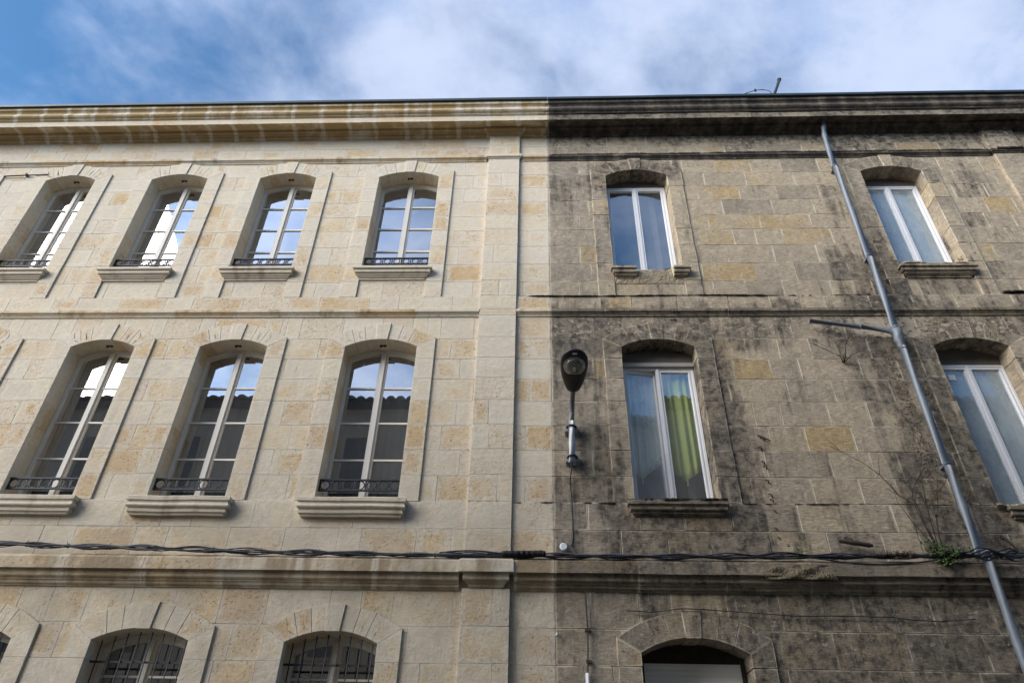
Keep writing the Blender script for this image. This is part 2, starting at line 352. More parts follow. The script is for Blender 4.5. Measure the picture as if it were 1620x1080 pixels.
# ------------------------------------------------------------------ object helpers
WORLD = {}
def link(o, parent, loc):
    loc = Vector(loc); COL.objects.link(o)
    WORLD[o.name] = loc
    if parent is not None: o.parent = parent; o.location = loc - WORLD[parent.name]
    else: o.location = loc
    return o
def empty(name, loc, label, cat, group=None):
    o = bpy.data.objects.new(name, None); o['label'] = label; o['category'] = cat
    if group: o['group'] = group
    o.empty_display_size = .2
    return link(o, None, loc)
def tag(o, label=None, cat=None, group=None, kind=None):
    for k, v in (('label', label), ('category', cat), ('group', group), ('kind', kind)):
        if v: o[k] = v
    return o
class MB:
    """collects faces, then becomes one mesh object"""
    def __init__(s): s.v = []; s.f = []; s.ed = []; s.tn = []; s.sm = []
    def add(s, vs, fs, ed=None, tone=(0.5, .5, .5), smooth=False):
        b = len(s.v); s.v += [tuple(v) for v in vs]
        for i, f in enumerate(fs):
            s.f.append(tuple(b+k for k in f)); s.sm.append(smooth)
            s.ed.append([ed[k] for k in f] if ed else [.2]*len(f)); s.tn.append(tone)
        return s
    def box(s, x0, x1, y0, y1, z0, z1, **k):
        vs = [(x, y, z) for x in (x0, x1) for y in (y0, y1) for z in (z0, z1)]
        return s.add(vs, [(0, 1, 3, 2), (4, 6, 7, 5), (0, 4, 5, 1), (2, 3, 7, 6), (0, 2, 6, 4), (1, 5, 7, 3)], **k)
    def tube(s, pts, r, n=8, cap=True, **k):
        pts = [Vector(p) for p in pts]; rs = r if isinstance(r, (list, tuple)) else [r]*len(pts)
        vs = []; fs = []; ref = None
        for i, p in enumerate(pts):
            t = (pts[min(i+1, len(pts)-1)] - pts[max(i-1, 0)]).normalized()
            if ref is None: ref = Vector((0, 0, 1)) if abs(t.z) < .9 else Vector((1, 0, 0))
            a = t.cross(ref).normalized(); b = t.cross(a).normalized(); ref = b.cross(t).normalized() if abs(b.cross(t).length) > .1 else ref
            ref = -a.cross(t).normalized() if False else ref
            for j in range(n):
                q = 2*pi*j/n; vs.append(p + (a*cos(q) + b*sin(q))*rs[i])
        for i in range(len(pts)-1):
            for j in range(n):
                fs.append((i*n+j, i*n+(j+1) % n, (i+1)*n+(j+1) % n, (i+1)*n+j))
        k.setdefault('smooth', True); s.add(vs, fs, **k)
        if cap:
            k['smooth'] = False
            s.add(vs[:n], [tuple(range(n))[::-1]], **k); s.add(vs[-n:], [tuple(range(n))], **k)
        return s
    def torus(s, c, axis, R, r, n=20, m=6):
        c = Vector(c); ax = Vector(axis).normalized()
        a = ax.orthogonal().normalized(); b = ax.cross(a)
        vs = []; fs = []
        for i in range(n):
            q = 2*pi*i/n; d = a*cos(q)+b*sin(q)
            for j in range(m):
                p = 2*pi*j/m; vs.append(c + d*(R+r*cos(p)) + ax*r*sin(p))
        for i in range(n):
            for j in range(m):
                fs.append((i*m+j, ((i+1) % n)*m+j, ((i+1) % n)*m+(j+1) % m, i*m+(j+1) % m))
        return s.add(vs, fs, smooth=True)
    def build(s, name, mat, parent=None, attrs=False, label=None):
        xs = [v[0] for v in s.v]; ys = [v[1] for v in s.v]; zs = [v[2] for v in s.v]
        c = Vector(((min(xs)+max(xs))/2, (min(ys)+max(ys))/2, (min(zs)+max(zs))/2))
        me = bpy.data.meshes.new(name)
        me.from_pydata([(v[0]-c.x, v[1]-c.y, v[2]-c.z) for v in s.v], [], s.f)
        me.polygons.foreach_set('use_smooth', s.sm)
        if attrs:
            a = me.attributes.new('ed', 'FLOAT', 'CORNER'); a.data.foreach_set('value', [x for e in s.ed for x in e])
            a = me.attributes.new('tone', 'FLOAT_VECTOR', 'FACE'); a.data.foreach_set('vector', [x for tt in s.tn for x in tt])
        me.materials.append(mat); me.update()
        o = bpy.data.objects.new(name, me)
        if label: o['label'] = label
        return link(o, parent, c)

def inset(poly, d):
    n = len(poly); out = []
    for i in range(n):
        p0, p, p1 = Vector(poly[i-1]), Vector(poly[i]), Vector(poly[(i+1) % n])
        e0 = (p-p0).normalized(); e1 = (p1-p).normalized()
        n0 = Vector((-e0.y, e0.x)); n1 = Vector((-e1.y, e1.x))
        m = n0+n1
        if m.length < 1e-4: m = n0
        m.normalize(); k = d/max(.35, m.dot(n0)); out.append((p.x+m.x*k, p.y+m.y*k))
    return out
def prism(poly, yf, yb, bevel=.006, tone=(.5, .5, .5), mb=None, inner=.09):
    """poly: (x,z) points counter-clockwise seen from the street; front at yf, back at yb"""
    mb = mb or MB(); n = len(poly)
    w_ = min(max(p[0] for p in poly)-min(p[0] for p in poly), max(p[1] for p in poly)-min(p[1] for p in poly))
    inner = min(inner, w_*.36)
    r0 = [(x, yb, z) for x, z in poly]; r1 = [(x, yf+bevel, z) for x, z in poly]
    r2 = [(x, yf, z) for x, z in inset(poly, bevel)]; r3 = [(x, yf, z) for x, z in inset(poly, inner)]
    vs = r0+r1+r2+r3; fs = []
    for k in range(3):
        for i in range(n):
            j = (i+1) % n; fs.append((k*n+i, k*n+j, (k+1)*n+j, (k+1)*n+i))
    fs.append(tuple(range(3*n, 4*n)))
    ed = [.2]*n + [0.004]*n + [bevel]*n + [inner]*n
    # the faces that run into the depth keep ed ~ .2 at the back
    mb.add(vs, fs, ed=ed, tone=tone); return mb
def rag(x0, x1, z0, z1, j=.004, g=.004):
    """outline of a block with slightly uneven edges, g = half the joint"""
    r = lambda: random.uniform(-j, j)
    x0 += g; x1 -= g; z0 += g; z1 -= g
    if x1-x0 > .35:
        a = random.uniform(.35, .65)
        return [(x0+r(), z0+r()), (x0+(x1-x0)*a, z0+r()), (x1+r(), z0+r()), (x1+r(), z1+r()), (x0+(x1-x0)*(1-a), z1+r()), (x0+r(), z1+r())]
    return [(x0+r(), z0+r()), (x1+r(), z0+r()), (x1+r(), z1+r()), (x0+r(), z1+r())]

def mould(profile, x0, x1, ret0=0, ret1=0, tone=(.5, .5, .5), mb=None, base=0.0, jag=None):
    """extrude a (y,z) profile along x. ret: mitred return towards the wall plane y=base at that end"""
    mb = mb or MB(); n = len(profile); pm = min(p[0] for p in profile)
    L = x1-x0; k = max(1, int(L/.35)); cols = []
    eds = [0, min(.06, L*.2)] + [min(i*L/k, L-i*L/k, .2) for i in range(1, k)] + [min(.06, L*.2), 0]
    us = [0, min(.06, L*.2)] + [i*L/k for i in range(1, k)] + [L-min(.06, L*.2), L]
    zipd = sorted(zip(us, eds)); us = [a for a, b in zipd]; eds = [b for a, b in zipd]
    vs = []; ed = []
    for u, e in zip(us, eds):
        for (y, z) in profile:
            xx = x0+u
            if ret0 and u == 0: xx = x0 + (y-pm)
            if ret1 and u == L: xx = x1 - (y-pm)
            if ret0 and u > 0: xx = max(xx, x0+(y-pm)+.0005*u)
            if ret1 and u < L: xx = min(xx, x1-(y-pm)-.0005*(L-u))
            zz = z + (jag(xx, z) if jag else 0)
            vs.append((xx, y, zz)); ed.append(e)
    m = len(us); fs = []
    for i in range(m-1):
        for j in range(n-1):
            fs.append((i*n+j, i*n+j+1, (i+1)*n+j+1, (i+1)*n+j))
    mb.add(vs, fs, ed=ed, tone=tone)
    for end, ret in ((0, ret0), (m-1, ret1)):
        ring = vs[end*n:(end+1)*n]
        if ret:
            back = [(p[0], base, p[2]) for p in ring]
            f = [(j, j+1, n+j+1, n+j) for j in range(n-1)]
            if end == 0: f = [q[::-1] for q in f]
            mb.add(ring+back, f, ed=[.05]*n*2, tone=tone)
        else:
            mb.add(ring, [tuple(range(n)) if end else tuple(range(n))[::-1]], ed=[.0]*n, tone=tone)
    return mb

def pixel_area(x0, x1, z0, z1):
    v = ROT.transposed() @ (Vector(((x0+x1)/2, 0, (z0+z1)/2)) - CAM)
    if v.z > -.1: return 0
    X = 810+F*v.x/-v.z; Y = 540-F*v.y/-v.z
    if not (-25 < X < 1645 and -25 < Y < 1105): return 0
    return (x1-x0)*(z1-z0)*(F/-v.z)**2

# ------------------------------------------------------------------ ground and street
def slab(name, x0, x1, y0, y1, z0, z1, mat, parent=None):
    return MB().box(x0, x1, y0, y1, z0, z1).build(name, mat, parent)
tag(slab('ground', -300, 300, -300, 300, -.3, -.05, M['asphalt']), kind='structure')
tag(slab('road', -60, 60, -7.2, -1.6, -.049, -.004, M['asphalt']), kind='structure')
tag(slab('pavement', -60, 60, -1.45, -.04, -.049, .0, M['paving']), kind='structure')
tag(slab('far_pavement', -60, 60, -9.2, -7.35, -.049, .0, M['paving']), kind='structure')
tag(slab('kerb', -60, 60, -1.6, -1.452, -.049, .01, M['paving']), kind='structure')
tag(slab('far_kerb', -60, 60, -7.348, -7.2, -.049, .01, M['paving']), kind='structure')

# ------------------------------------------------------------------ the two houses
XL, XR, XB = -13.0, 13.0, .19
clean = empty('stone_house', (-6.4, 0, 0), 'pale cleaned limestone house front with arched white casement windows on the left', 'house')
dirty = empty('stone_house', (6.6, 0, 0), 'soot blackened limestone house front with dark streaks on the right of the lamp', 'house')

PIL = [(-.87, -.32), (7.95, 8.50)]
SUR = .26
# openings: (x0, x1, sill z, spring z, rise, bottom of the jamb strips)
OP_C = []
for a, b in ((-2.79, -1.735), (-4.93, -3.92), (-6.90, -5.885), (-8.85, -7.94), (-10.85, -9.95)):
    OP_C.append((a, b, 8.80, 11.0, .13, 8.25, 'up'))
for a, b in ((-2.795, -1.745), (-4.94, -3.94), (-6.88, -5.915), (-8.86, -7.93), (-10.85, -9.95)):
    OP_C.append((a, b, 4.955, 7.32, .13, 4.955, 'lo'))
for a, b in ((-2.81, -1.77), (-4.995, -3.89), (-6.95, -5.92), (-8.9, -7.9)):
    OP_C.append((a, b, 1.35, 3.30, .13, 1.35, 'gf'))
OP_D = [(1.185, 2.245, 8.80, 10.98, .15, 8.25, 'up'), (5.565, 6.60, 8.80, 11.02, .13, 8.25, 'up'),
        (1.195, 2.235, 4.955, 7.31, .14, 4.955, 'lo'), (5.565, 6.60, 4.955, 7.32, .14, 4.955, 'lo'),
        (1.115, 2.28, .05, 3.25, .16, .05, 'gf')]

ZG = [.0, .35, .70, 1.05, 1.35, 1.70, 2.05, 2.40, 2.75, 3.11, 3.49, 3.90]
ZP1 = [4.06, 4.25, 4.607, 4.955]
ZL = [4.955, 5.31, 5.67, 6.035, 6.41, 6.77, 7.11, 7.47, 7.87]
ZP2 = [7.99, 8.25]
ZU = [8.25, 8.56, 8.925, 9.31, 9.67, 10.0, 10.36, 10.70, 11.04, 11.40]
ZF = [11.52, 11.80, 12.11]
BANDS = [(a, b, -.0) for a, b in zip(ZG, ZG[1:])] + [(a, b, -.022) for a, b in zip(ZP1, ZP1[1:])] + \
        [(a, b, 0.0) for a, b in zip(ZL, ZL[1:])] + [(a, b, -.022) for a, b in zip(ZP2, ZP2[1:])] + \
        [(a, b, 0.0) for a, b in zip(ZU, ZU[1:])] + [(a, b, 0.0) for a, b in zip(ZF, ZF[1:])]

def cut(segs, a, b):
    out = []
    for s0, s1 in segs:
        if b <= s0 or a >= s1: out.append((s0, s1))
        else:
            if a > s0: out.append((s0, a))
            if b < s1: out.append((b, s1))
    return out

def stone_layout(xa, xb, ops, lens, pils):
    stones = []; prev = []
    for z0, z1, y in BANDS:
        joints = [xa]; x = xa
        while x < xb-.3:
            for _ in range(12):
                nx = x+random.uniform(*lens) * (.55 if random.random() < lens[1]*.14 else 1)
                if all(abs(nx-p) > .12 for p in prev): break
            x = nx
            if xb-x < .28: x = xb
            joints.append(min(x, xb))
        if joints[-1] < xb: joints.append(xb)
        prev = joints[1:-1]
        for a, b in zip(joints, joints[1:]):
            segs = [(a, b, z0, z1)]
            for p0, p1 in pils:
                segs = [(s, e, u, v) for s0, s1, u, v in segs for s, e in cut([(s0, s1)], p0, p1)]
            for (o0, o1, zs, sp, rise, zj, kd) in ops:
                new = []
                for s0, s1, u, v in segs:
                    for (e0, e1, w0, w1) in ((o0-.12, o1+.12, zs, sp+rise+.06), (o0-.12, o0+.0, zj, zs), (o1, o1+.12, zj, zs)):
                        pass
                    zt = sp+rise+.06
                    if s1 <= o0-.12 or s0 >= o1+.12 or v <= zj+.01 or u >= zt-.01: new.append((s0, s1, u, v)); continue
                    for s, e in cut([(s0, s1)], o0-.12, o1+.12): new.append((s, e, u, v))
                    m0, m1 = max(s0, o0-.12), min(s1, o1+.12)
                    if v > zt+.02: new.append((m0, m1, zt, v))
                    if u < zs-.02 and v > zj:            # apron below the sill, between the strips
                        n0, n1 = max(m0, o0+.0), min(m1, o1-.0)
                        if n1 > n0: new.append((n0, n1, u, min(v, zs)))
                segs = new
            for s0, s1, u, v in segs:
                if s1-s0 > .03 and v-u > .03: stones.append((s0, s1, u, v, y))
    return stones

def tone(ochre=.25):
    r = random.random()
    t = random.uniform(.62, .98) if r < ochre else random.gauss(.34, .19)
    return (max(0, min(1, t)), random.random(), random.random())

OCHRE_AT = [(2.95, 6.94), (3.80, 5.86), (3.4, 9.8), (4.6, 9.5), (2.9, 10.5)]
def lay_stones(parent, mat, stones, ochre, g, j, bv, jy):
    stones.sort(key=lambda s: -pixel_area(s[0], s[1], s[2], s[3]))
    rest = MB()
    for i, (x0, x1, z0, z1, y) in enumerate(stones):
        yy = y + random.uniform(-jy, jy); tn = tone(ochre)
        if x1-x0 < .18 and tn[0] > .7 and ochre > 1: tn = (.4, tn[1], tn[2])
        for (ax, az) in OCHRE_AT:
            if x0 < ax < x1 and z0 < az < z1: tn = ((1.25 if az < 8 else .95), .2, tn[2])
        poly = rag(x0, x1, z0, z1, j, g)
        if i < 300: prism(poly, yy, .03, bv, tn).build('stone', mat, parent, True)
        else: prism(poly, yy, .03, bv, tn, rest)
    tag(rest.build('small_stones', mat, parent, True), kind='stuff')

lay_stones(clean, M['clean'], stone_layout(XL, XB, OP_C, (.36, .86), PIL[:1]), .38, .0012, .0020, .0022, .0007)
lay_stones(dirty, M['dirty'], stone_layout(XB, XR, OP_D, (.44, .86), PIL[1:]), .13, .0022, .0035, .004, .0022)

# wall core behind the face stones: mortar shows in the joints
def core(parent, xa, xb, ops, mat):
    mb = MB(); xs = sorted({xa, xb} | {o[0] for o in ops} | {o[1] for o in ops})
    zs = sorted({0.0, 12.3} | {o[2] for o in ops} | {o[3]+o[4]+.05 for o in ops})
    for u, v in zip(zs, zs[1:]):
        run = None
        for a, b in zip(xs, xs[1:]):
            hole = any(o[0] <= a and b <= o[1] and o[2] <= u and v <= o[3]+o[4]+.051 for o in ops)
            if hole:
                if run: mb.box(run[0], run[1], .006, .45, u, v); run = None
            else: run = (run[0], b) if run else (a, b)
        if run: mb.box(run[0], run[1], .006, .45, u, v)
    mb.build('wall_core', mat, parent)
core(clean, XL, XB, [(o[0]-.02, o[1]+.02) + o[2:] for o in OP_C], M['mortar_clean'])
core(dirty, XB, XR, [(o[0]-.02, o[1]+.02) + o[2:] for o in OP_D], M['mortar_dirty'])

# window surrounds: jamb stones, voussoirs, keystone (also form the reveals)
def arcz(x, xc, R, ztop): return ztop - R + sqrt(max(0, R*R-(x-xc)**2))
def surround(parent, mat, op, ochre, g, yf=-.024, key_y=-.040, dep=.30, wig=.0):
    x0, x1, zs, sp, rise, zj, kd = op
    hw = (x1-x0)/2; xc = (x0+x1)/2; R = (hw*hw+rise*rise)/(2*rise); top = sp+rise; Ro = R+.27; topo = top+.27
    zo = arcz(x0-SUR, xc, Ro, topo)
    lv = [z for z in sorted(set(ZG+ZP1+ZL+ZU)) if zj+.05 < z < sp-.12]
    lv = [zj] + lv + [None]
    for side in (-1, 1):
        xi = x0 if side < 0 else x1; xo = xi+side*SUR
        for a, b in zip(lv, lv[1:]):
            za = a
            if b is None:
                pts = [(xi, za), (xo, za), (xo, zo), (xi, sp)]
                pts[0] = (xi, za+g); pts[1] = (xo, za+g)
                if side < 0: pts = pts[::-1]
                prism(pts, yf, dep, .0025, tone(ochre)).build('jamb_stone', mat, parent, True)
            else:
                zb = b
                A = xi if zb > zs+.01 or True else xi
                q = rag(min(xi, xo), max(xi, xo), za, zb, .0015+wig, g)
                dd = dep if zb > zs+.02 else .03
                prism(q, yf+random.uniform(-.0008, .0008), dd, .0025, tone(ochre)).build('jamb_stone', mat, parent, True)
    # voussoirs
    kw = .105
    ang = lambda x: math.asin(max(-1, min(1, (x-xc)/R)))
    aE = ang(x1); aK = ang(xc+kw*.75)
    nv = 3
    cz = top-R
    for side in (-1, 1):
        for k in range(nv):
            a0 = aK+(aE-aK)*k/nv; a1 = aK+(aE-aK)*(k+1)/nv
            inn = [(xc+side*sin(a)*R, cz+cos(a)*R) for a in (a0+.002, (a0+a1)/2, a1-.002)]
            out = []
            for a in (a0+.002, (a0+a1)/2, a1-.002):
                out.append((xc+side*sin(a)*Ro, cz+cos(a)*Ro))
            if k == nv-1:  # last one reaches the corner of the strip
                out[2] = (xc+side*(hw+SUR), zo+.001); inn[2] = (xc+side*hw, sp+.001)
            poly = inn[::-1]+out if side < 0 else inn+out[::-1]
            # ensure CCW
            ar = sum(poly[i][0]*poly[(i+1) % len(poly)][1]-poly[(i+1) % len(poly)][0]*poly[i][1] for i in range(len(poly)))
            if ar < 0: poly = poly[::-1]
            prism(poly, yf+random.uniform(-.0008, .0008), dep, .0025, tone(ochre)).build('voussoir', M['dirty_arch'] if parent is dirty else mat, parent, True)
    kz = cz+cos(aK)*R
    prism([(xc-.08, top-.012), (xc+.08, top-.012), (xc+.108, topo+.012), (xc-.108, topo+.012)], key_y, dep+.001, .003, tone(.05)).build('keystone', mat, parent, True)
for op in OP_C: surround(clean, M['clean'], op, .20, .0008)
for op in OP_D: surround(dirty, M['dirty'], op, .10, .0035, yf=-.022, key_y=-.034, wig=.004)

# pilasters
for (p0, p1), par, mat, oc in ((PIL[0], clean, M['clean'], .35), (PIL[1], dirty, M['dirty'], .1)):
    for z0, z1, y in BANDS:
        if random.random() < .45 and z1-z0 > .2:
            xm = p0+random.uniform(.16, .39)
            prism(rag(p0, xm, z0, z1, .0015, .0010), -.05, .03, .0025, tone(oc)).build('pilaster_stone', mat, par, True)
            prism(rag(xm, p1, z0, z1, .0015, .0010), -.05, .03, .0025, tone(oc)).build('pilaster_stone', mat, par, True)
        else: prism(rag(p0, p1, z0, z1, .0015, .0010), -.05, .03, .0025, tone(oc)).build('pilaster_stone', mat, par, True)
    prism(rag(p0, p1, 7.87, 7.99, .001, .002), -.05, .03, .0025, tone(oc)).build('pilaster_stone', mat, par, True)

# ------------------------------------------------------------------ cornices and string courses, block by block
def arc(y0, z0, y1, z1, bulge, n=5):
    out = []
    for i in range(1, n):
        t = i/n; y = y0+(y1-y0)*t; z = z0+(z1-z0)*t
        nx, nz = -(z1-z0), (y1-y0)
        out.append((y+nx*bulge*sin(pi*t), z+nz*bulge*sin(pi*t)))
    return out
def cyma(y0, z0, y1, z1, a, n=8):
    out = []
    for i in range(1, n):
        t = i/n; y = y0+(y1-y0)*t; z = z0+(z1-z0)*t; nx, nz = -(z1-z0), (y1-y0)
        k = a*sin(2*pi*t); out.append((y+nx*k, z+nz*k))
    return out
# profiles run from the top at the wall, outwards, down and back to the wall
P_TOP = [(.02, 12.60), (-.44, 12.565), (-.44, 12.50)] + cyma(-.44, 12.50, -.385, 12.30, .16) + [(-.385, 12.30), (-.378, 12.296), (-.378, 12.277), (-.366, 12.274), (-.366, 12.262), (-.350, 12.255), (-.350, 12.120), (-.338, 12.120), (-.330, 12.140), (-.155, 12.190)] + \
        [(-.15, 12.182)] + arc(-.15, 12.182, -.105, 12.135, -.22) + [(-.105, 12.135), (-.095, 12.135), (-.095, 12.122)] + cyma(-.095, 12.122, -.03, 12.075, .16) + [(-.03, 12.075), (-.022, 12.060), (.02, 12.058)]
P_S1 = [(.02, 11.53), (-.055, 11.515), (-.062, 11.51), (-.062, 11.485)] + arc(-.062, 11.485, -.035, 11.445, -.25) + [(-.035, 11.445), (-.035, 11.430), (-.024, 11.428), (-.020, 11.41), (-.012, 11.395), (.02, 11.395)]
P_S2 = [(.02, 8.0), (-.052, 7.985), (-.058, 7.98), (-.058, 7.955)] + arc(-.058, 7.955, -.034, 7.92, -.25) + [(-.034, 7.92), (-.034, 7.905), (-.024, 7.903), (-.020, 7.885), (-.014, 7.868), (.02, 7.868)]
P_LO = [(.02, 4.25), (-.10, 4.235), (-.155, 4.19), (-.158, 4.18), (-.158, 4.052), (-.146, 4.050), (-.143, 4.066), (-.136, 4.066)] + cyma(-.136, 4.066, -.078, 3.965, .14) + [(-.078, 3.965), (-.070, 3.962), (-.070, 3.946), (-.056, 3.944), (-.052, 3.93)] + arc(-.052, 3.93, -.022, 3.90, -.2) + [(-.022, 3.90), (-.018, 3.885), (.02, 3.885)]

def run(profile, xa, xb, lens, name, matd, parents, breaks, dy=-.025, wobble=0.0, chip=None):
    """lay moulding blocks; in a break the profile steps forward round the pilaster"""
    segs = []
    edges = sorted([(a-.04, b+.04) for a, b in breaks if a > xa and b < xb])
    x = xa
    for a, b in edges:
        segs.append((x, a, 0)); segs.append((a, b, 1)); x = b
    segs.append((x, xb, 0))
    for a, b, br in segs:
        if br:
            pr = [(y+dy if y < .0 else y, z) for y, z in profile]
            mould(pr, a, b, 1, 1, tone(.2), base=.02).build(name, matd, parents, True); continue
        n = max(1, round((b-a)/lens)); xs = [a+(b-a)*i/n + (random.uniform(-.06, .06) if 0 < i < n else 0) for i in range(n+1)]
        for u, v in zip(xs, xs[1:]):
            sh = random.uniform(-wobble, wobble)
            pr = [(y+sh if y < .0 else y, z+sh) for y, z in profile]
            mould(pr, u+.001, v-.001, 0, 0, tone(.25), jag=chip).build(name, matd, parents, True)
def chip(amp, seed):
    def f(x, z):
        return amp*(sin(x*7.3+seed)*.4+sin(x*17.1+z*31+seed*2)*.35+sin(x*41.0+seed)*.25)
    return f
run(P_TOP, XL, XB, .52, 'cornice_block', M['clean_cornice'], clean, [], wobble=.001)
run(P_TOP, XB, XR, .60, 'cornice_block', M['dirty_cornice'], dirty, [], wobble=.003, chip=chip(.004, 1))
for (p0, p1), par, mt in ((PIL[0], clean, M['clean_cornice']), (PIL[1], dirty, M['dirty_cornice'])):
    pr = [(.02, 12.175), (-.165, 12.172), (-.165, 12.150)] + arc(-.165, 12.150, -.135, 12.118, -.22) + [(-.135, 12.118), (-.12, 12.118), (-.12, 12.105)] + [(-.07, 12.075), (-.06, 12.055), (.02, 12.053)]
    mould(pr, p0-.11, p1+.11, 1, 1, tone(.2), base=.0).build('pilaster_cap', mt, par, True)
run(P_S1, XL, XB, .9, 'string_course', M['clean_trim'], clean, PIL[:1], wobble=.0015)
run(P_S1, XB, XR, .9, 'string_course', M['dirty_cornice'], dirty, PIL[1:], wobble=.003, chip=chip(.003, 2))
run(P_S2, XL, -.872, .9, 'string_course', M['clean_trim'], clean, [], wobble=.0015)
run(P_S2, -.318, XB, .5, 'string_course', M['clean_trim'], clean, [], wobble=.0015)
run(P_S2, XB, 7.948, .9, 'string_course', M['dirty_trim'], dirty, [], wobble=.003, chip=chip(.004, 3))
run(P_S2, 8.502, XR, .9, 'string_course', M['dirty_trim'], dirty, [], wobble=.003, chip=chip(.004, 3))
run(P_LO, XL, XB, .95, 'ledge_moulding', M['clean_low'], clean, PIL[:1], wobble=.002)
run(P_LO, XB, XR, .95, 'ledge_moulding', M['dirty_trim'], dirty, PIL[1:], wobble=.004, chip=chip(.006, 4))

# black crusted cap of the string courses on the uncleaned side: ragged mineral edge
def ragged_strip(name, xa, xb, z, y, h, d, mat, parent, step=.035, seed=1):
    rnd = random.Random(seed); mb = MB(); vs = []; fs = []; n = int((xb-xa)/step)+1; d0 = .5
    for i in range(n):
        x = xa+(xb-xa)*i/(n-1); d0 = max(0.12, min(1, d0+rnd.uniform(-.35, .35)))
        hh = h*(.45+.9*rnd.random()); yy = y-d*d0; dz = sin(x*2.1+seed)*.006
        vs += [(x, y+.01, z+hh*.5+dz), (x, yy, z+hh*.3+dz), (x, yy, z-hh*.3+dz), (x, y+.01, z-hh*.5+dz)]
    for i in range(n-1):
        for j in range(3): fs.append((i*4+j, i*4+j+1, i*4+j+5, i*4+j+4))
    mb.add(vs, fs); o = mb.build(name, mat, parent); return o
ragged_strip('flashing', -.30, 4.95, 8.248, -.012, .022, .034, M['crust'], dirty, seed=3)
ragged_strip('flashing', 6.9, 7.94, 8.29, -.012, .03, .045, M['crust'], dirty, seed=5)
ragged_strip('flashing', -.30, .95, 4.945, -.012, .022, .03, M['crust'], dirty, seed=7)
ragged_strip('flashing', -1.45, -.88, 4.94, -.008, .014, .016, M['rubble'], clean, seed=8)
ragged_strip('flashing', -.86, -.33, 4.945, -.046, .014, .016, M['rubble'], clean, seed=9)
ragged_strip('flashing', 2.5, 5.0, 4.955, -.012, .018, .026, M['crust'], dirty, seed=11)
ragged_strip('black_crust', .26, 7.89, 11.505, -.060, .050, .012, M['crust'], dirty, step=.02, seed=12)
ragged_strip('black_crust', 8.0, 8.45, 11.505, -.110, .050, .012, M['crust'], dirty, step=.02, seed=13)
ragged_strip('black_crust', .26, 7.9, 12.27, -.365, .030, .012, M['crust'], dirty, step=.03, seed=14)

# ------------------------------------------------------------------ roofs, interiors
for par, xa, xb in ((clean, XL, XB-.002), (dirty, XB+.002, XR)):
    MB().add([(xa, -.47, 12.612), (xb, -.47, 12.612), (xb, 4.5, 14.2), (xa, 4.5, 14.2), (xa, -.47, 12.585), (xb, -.47, 12.585), (xb, 4.5, 14.16), (xa, 4.5, 14.16)],
             [(0, 1, 2, 3), (7, 6, 5, 4), (0, 4, 5, 1), (1, 5, 6, 2), (3, 7, 4, 0)]).build('roof', M['tile'], par)
    # zinc edge strip: short sheets lapped over each other
    x = xa
    while x < xb:
        e = min(x+random.uniform(1.7, 2.2), xb); dz = random.uniform(-.004, .004)
        MB().box(x, e-.002, -.482, -.440, 12.568+dz, 12.622+dz).build('eaves_strip', M['roofedge'], par); x = e
    MB().add([(xa, 4.5, 14.2), (xb, 4.5, 14.2), (xb, 9.4, 12.6), (xa, 9.4, 12.6)], [(0, 1, 2, 3)]).build('rear_roof', M['tile'], par)
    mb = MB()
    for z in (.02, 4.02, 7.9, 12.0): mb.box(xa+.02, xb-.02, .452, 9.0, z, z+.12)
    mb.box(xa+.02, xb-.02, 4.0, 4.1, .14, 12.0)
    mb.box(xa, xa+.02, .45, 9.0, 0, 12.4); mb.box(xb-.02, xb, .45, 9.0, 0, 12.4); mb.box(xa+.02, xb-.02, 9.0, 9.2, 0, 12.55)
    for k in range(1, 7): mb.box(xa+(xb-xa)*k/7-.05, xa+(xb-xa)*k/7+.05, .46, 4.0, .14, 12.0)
    mb.build('interior_wall', M['interior'], par)

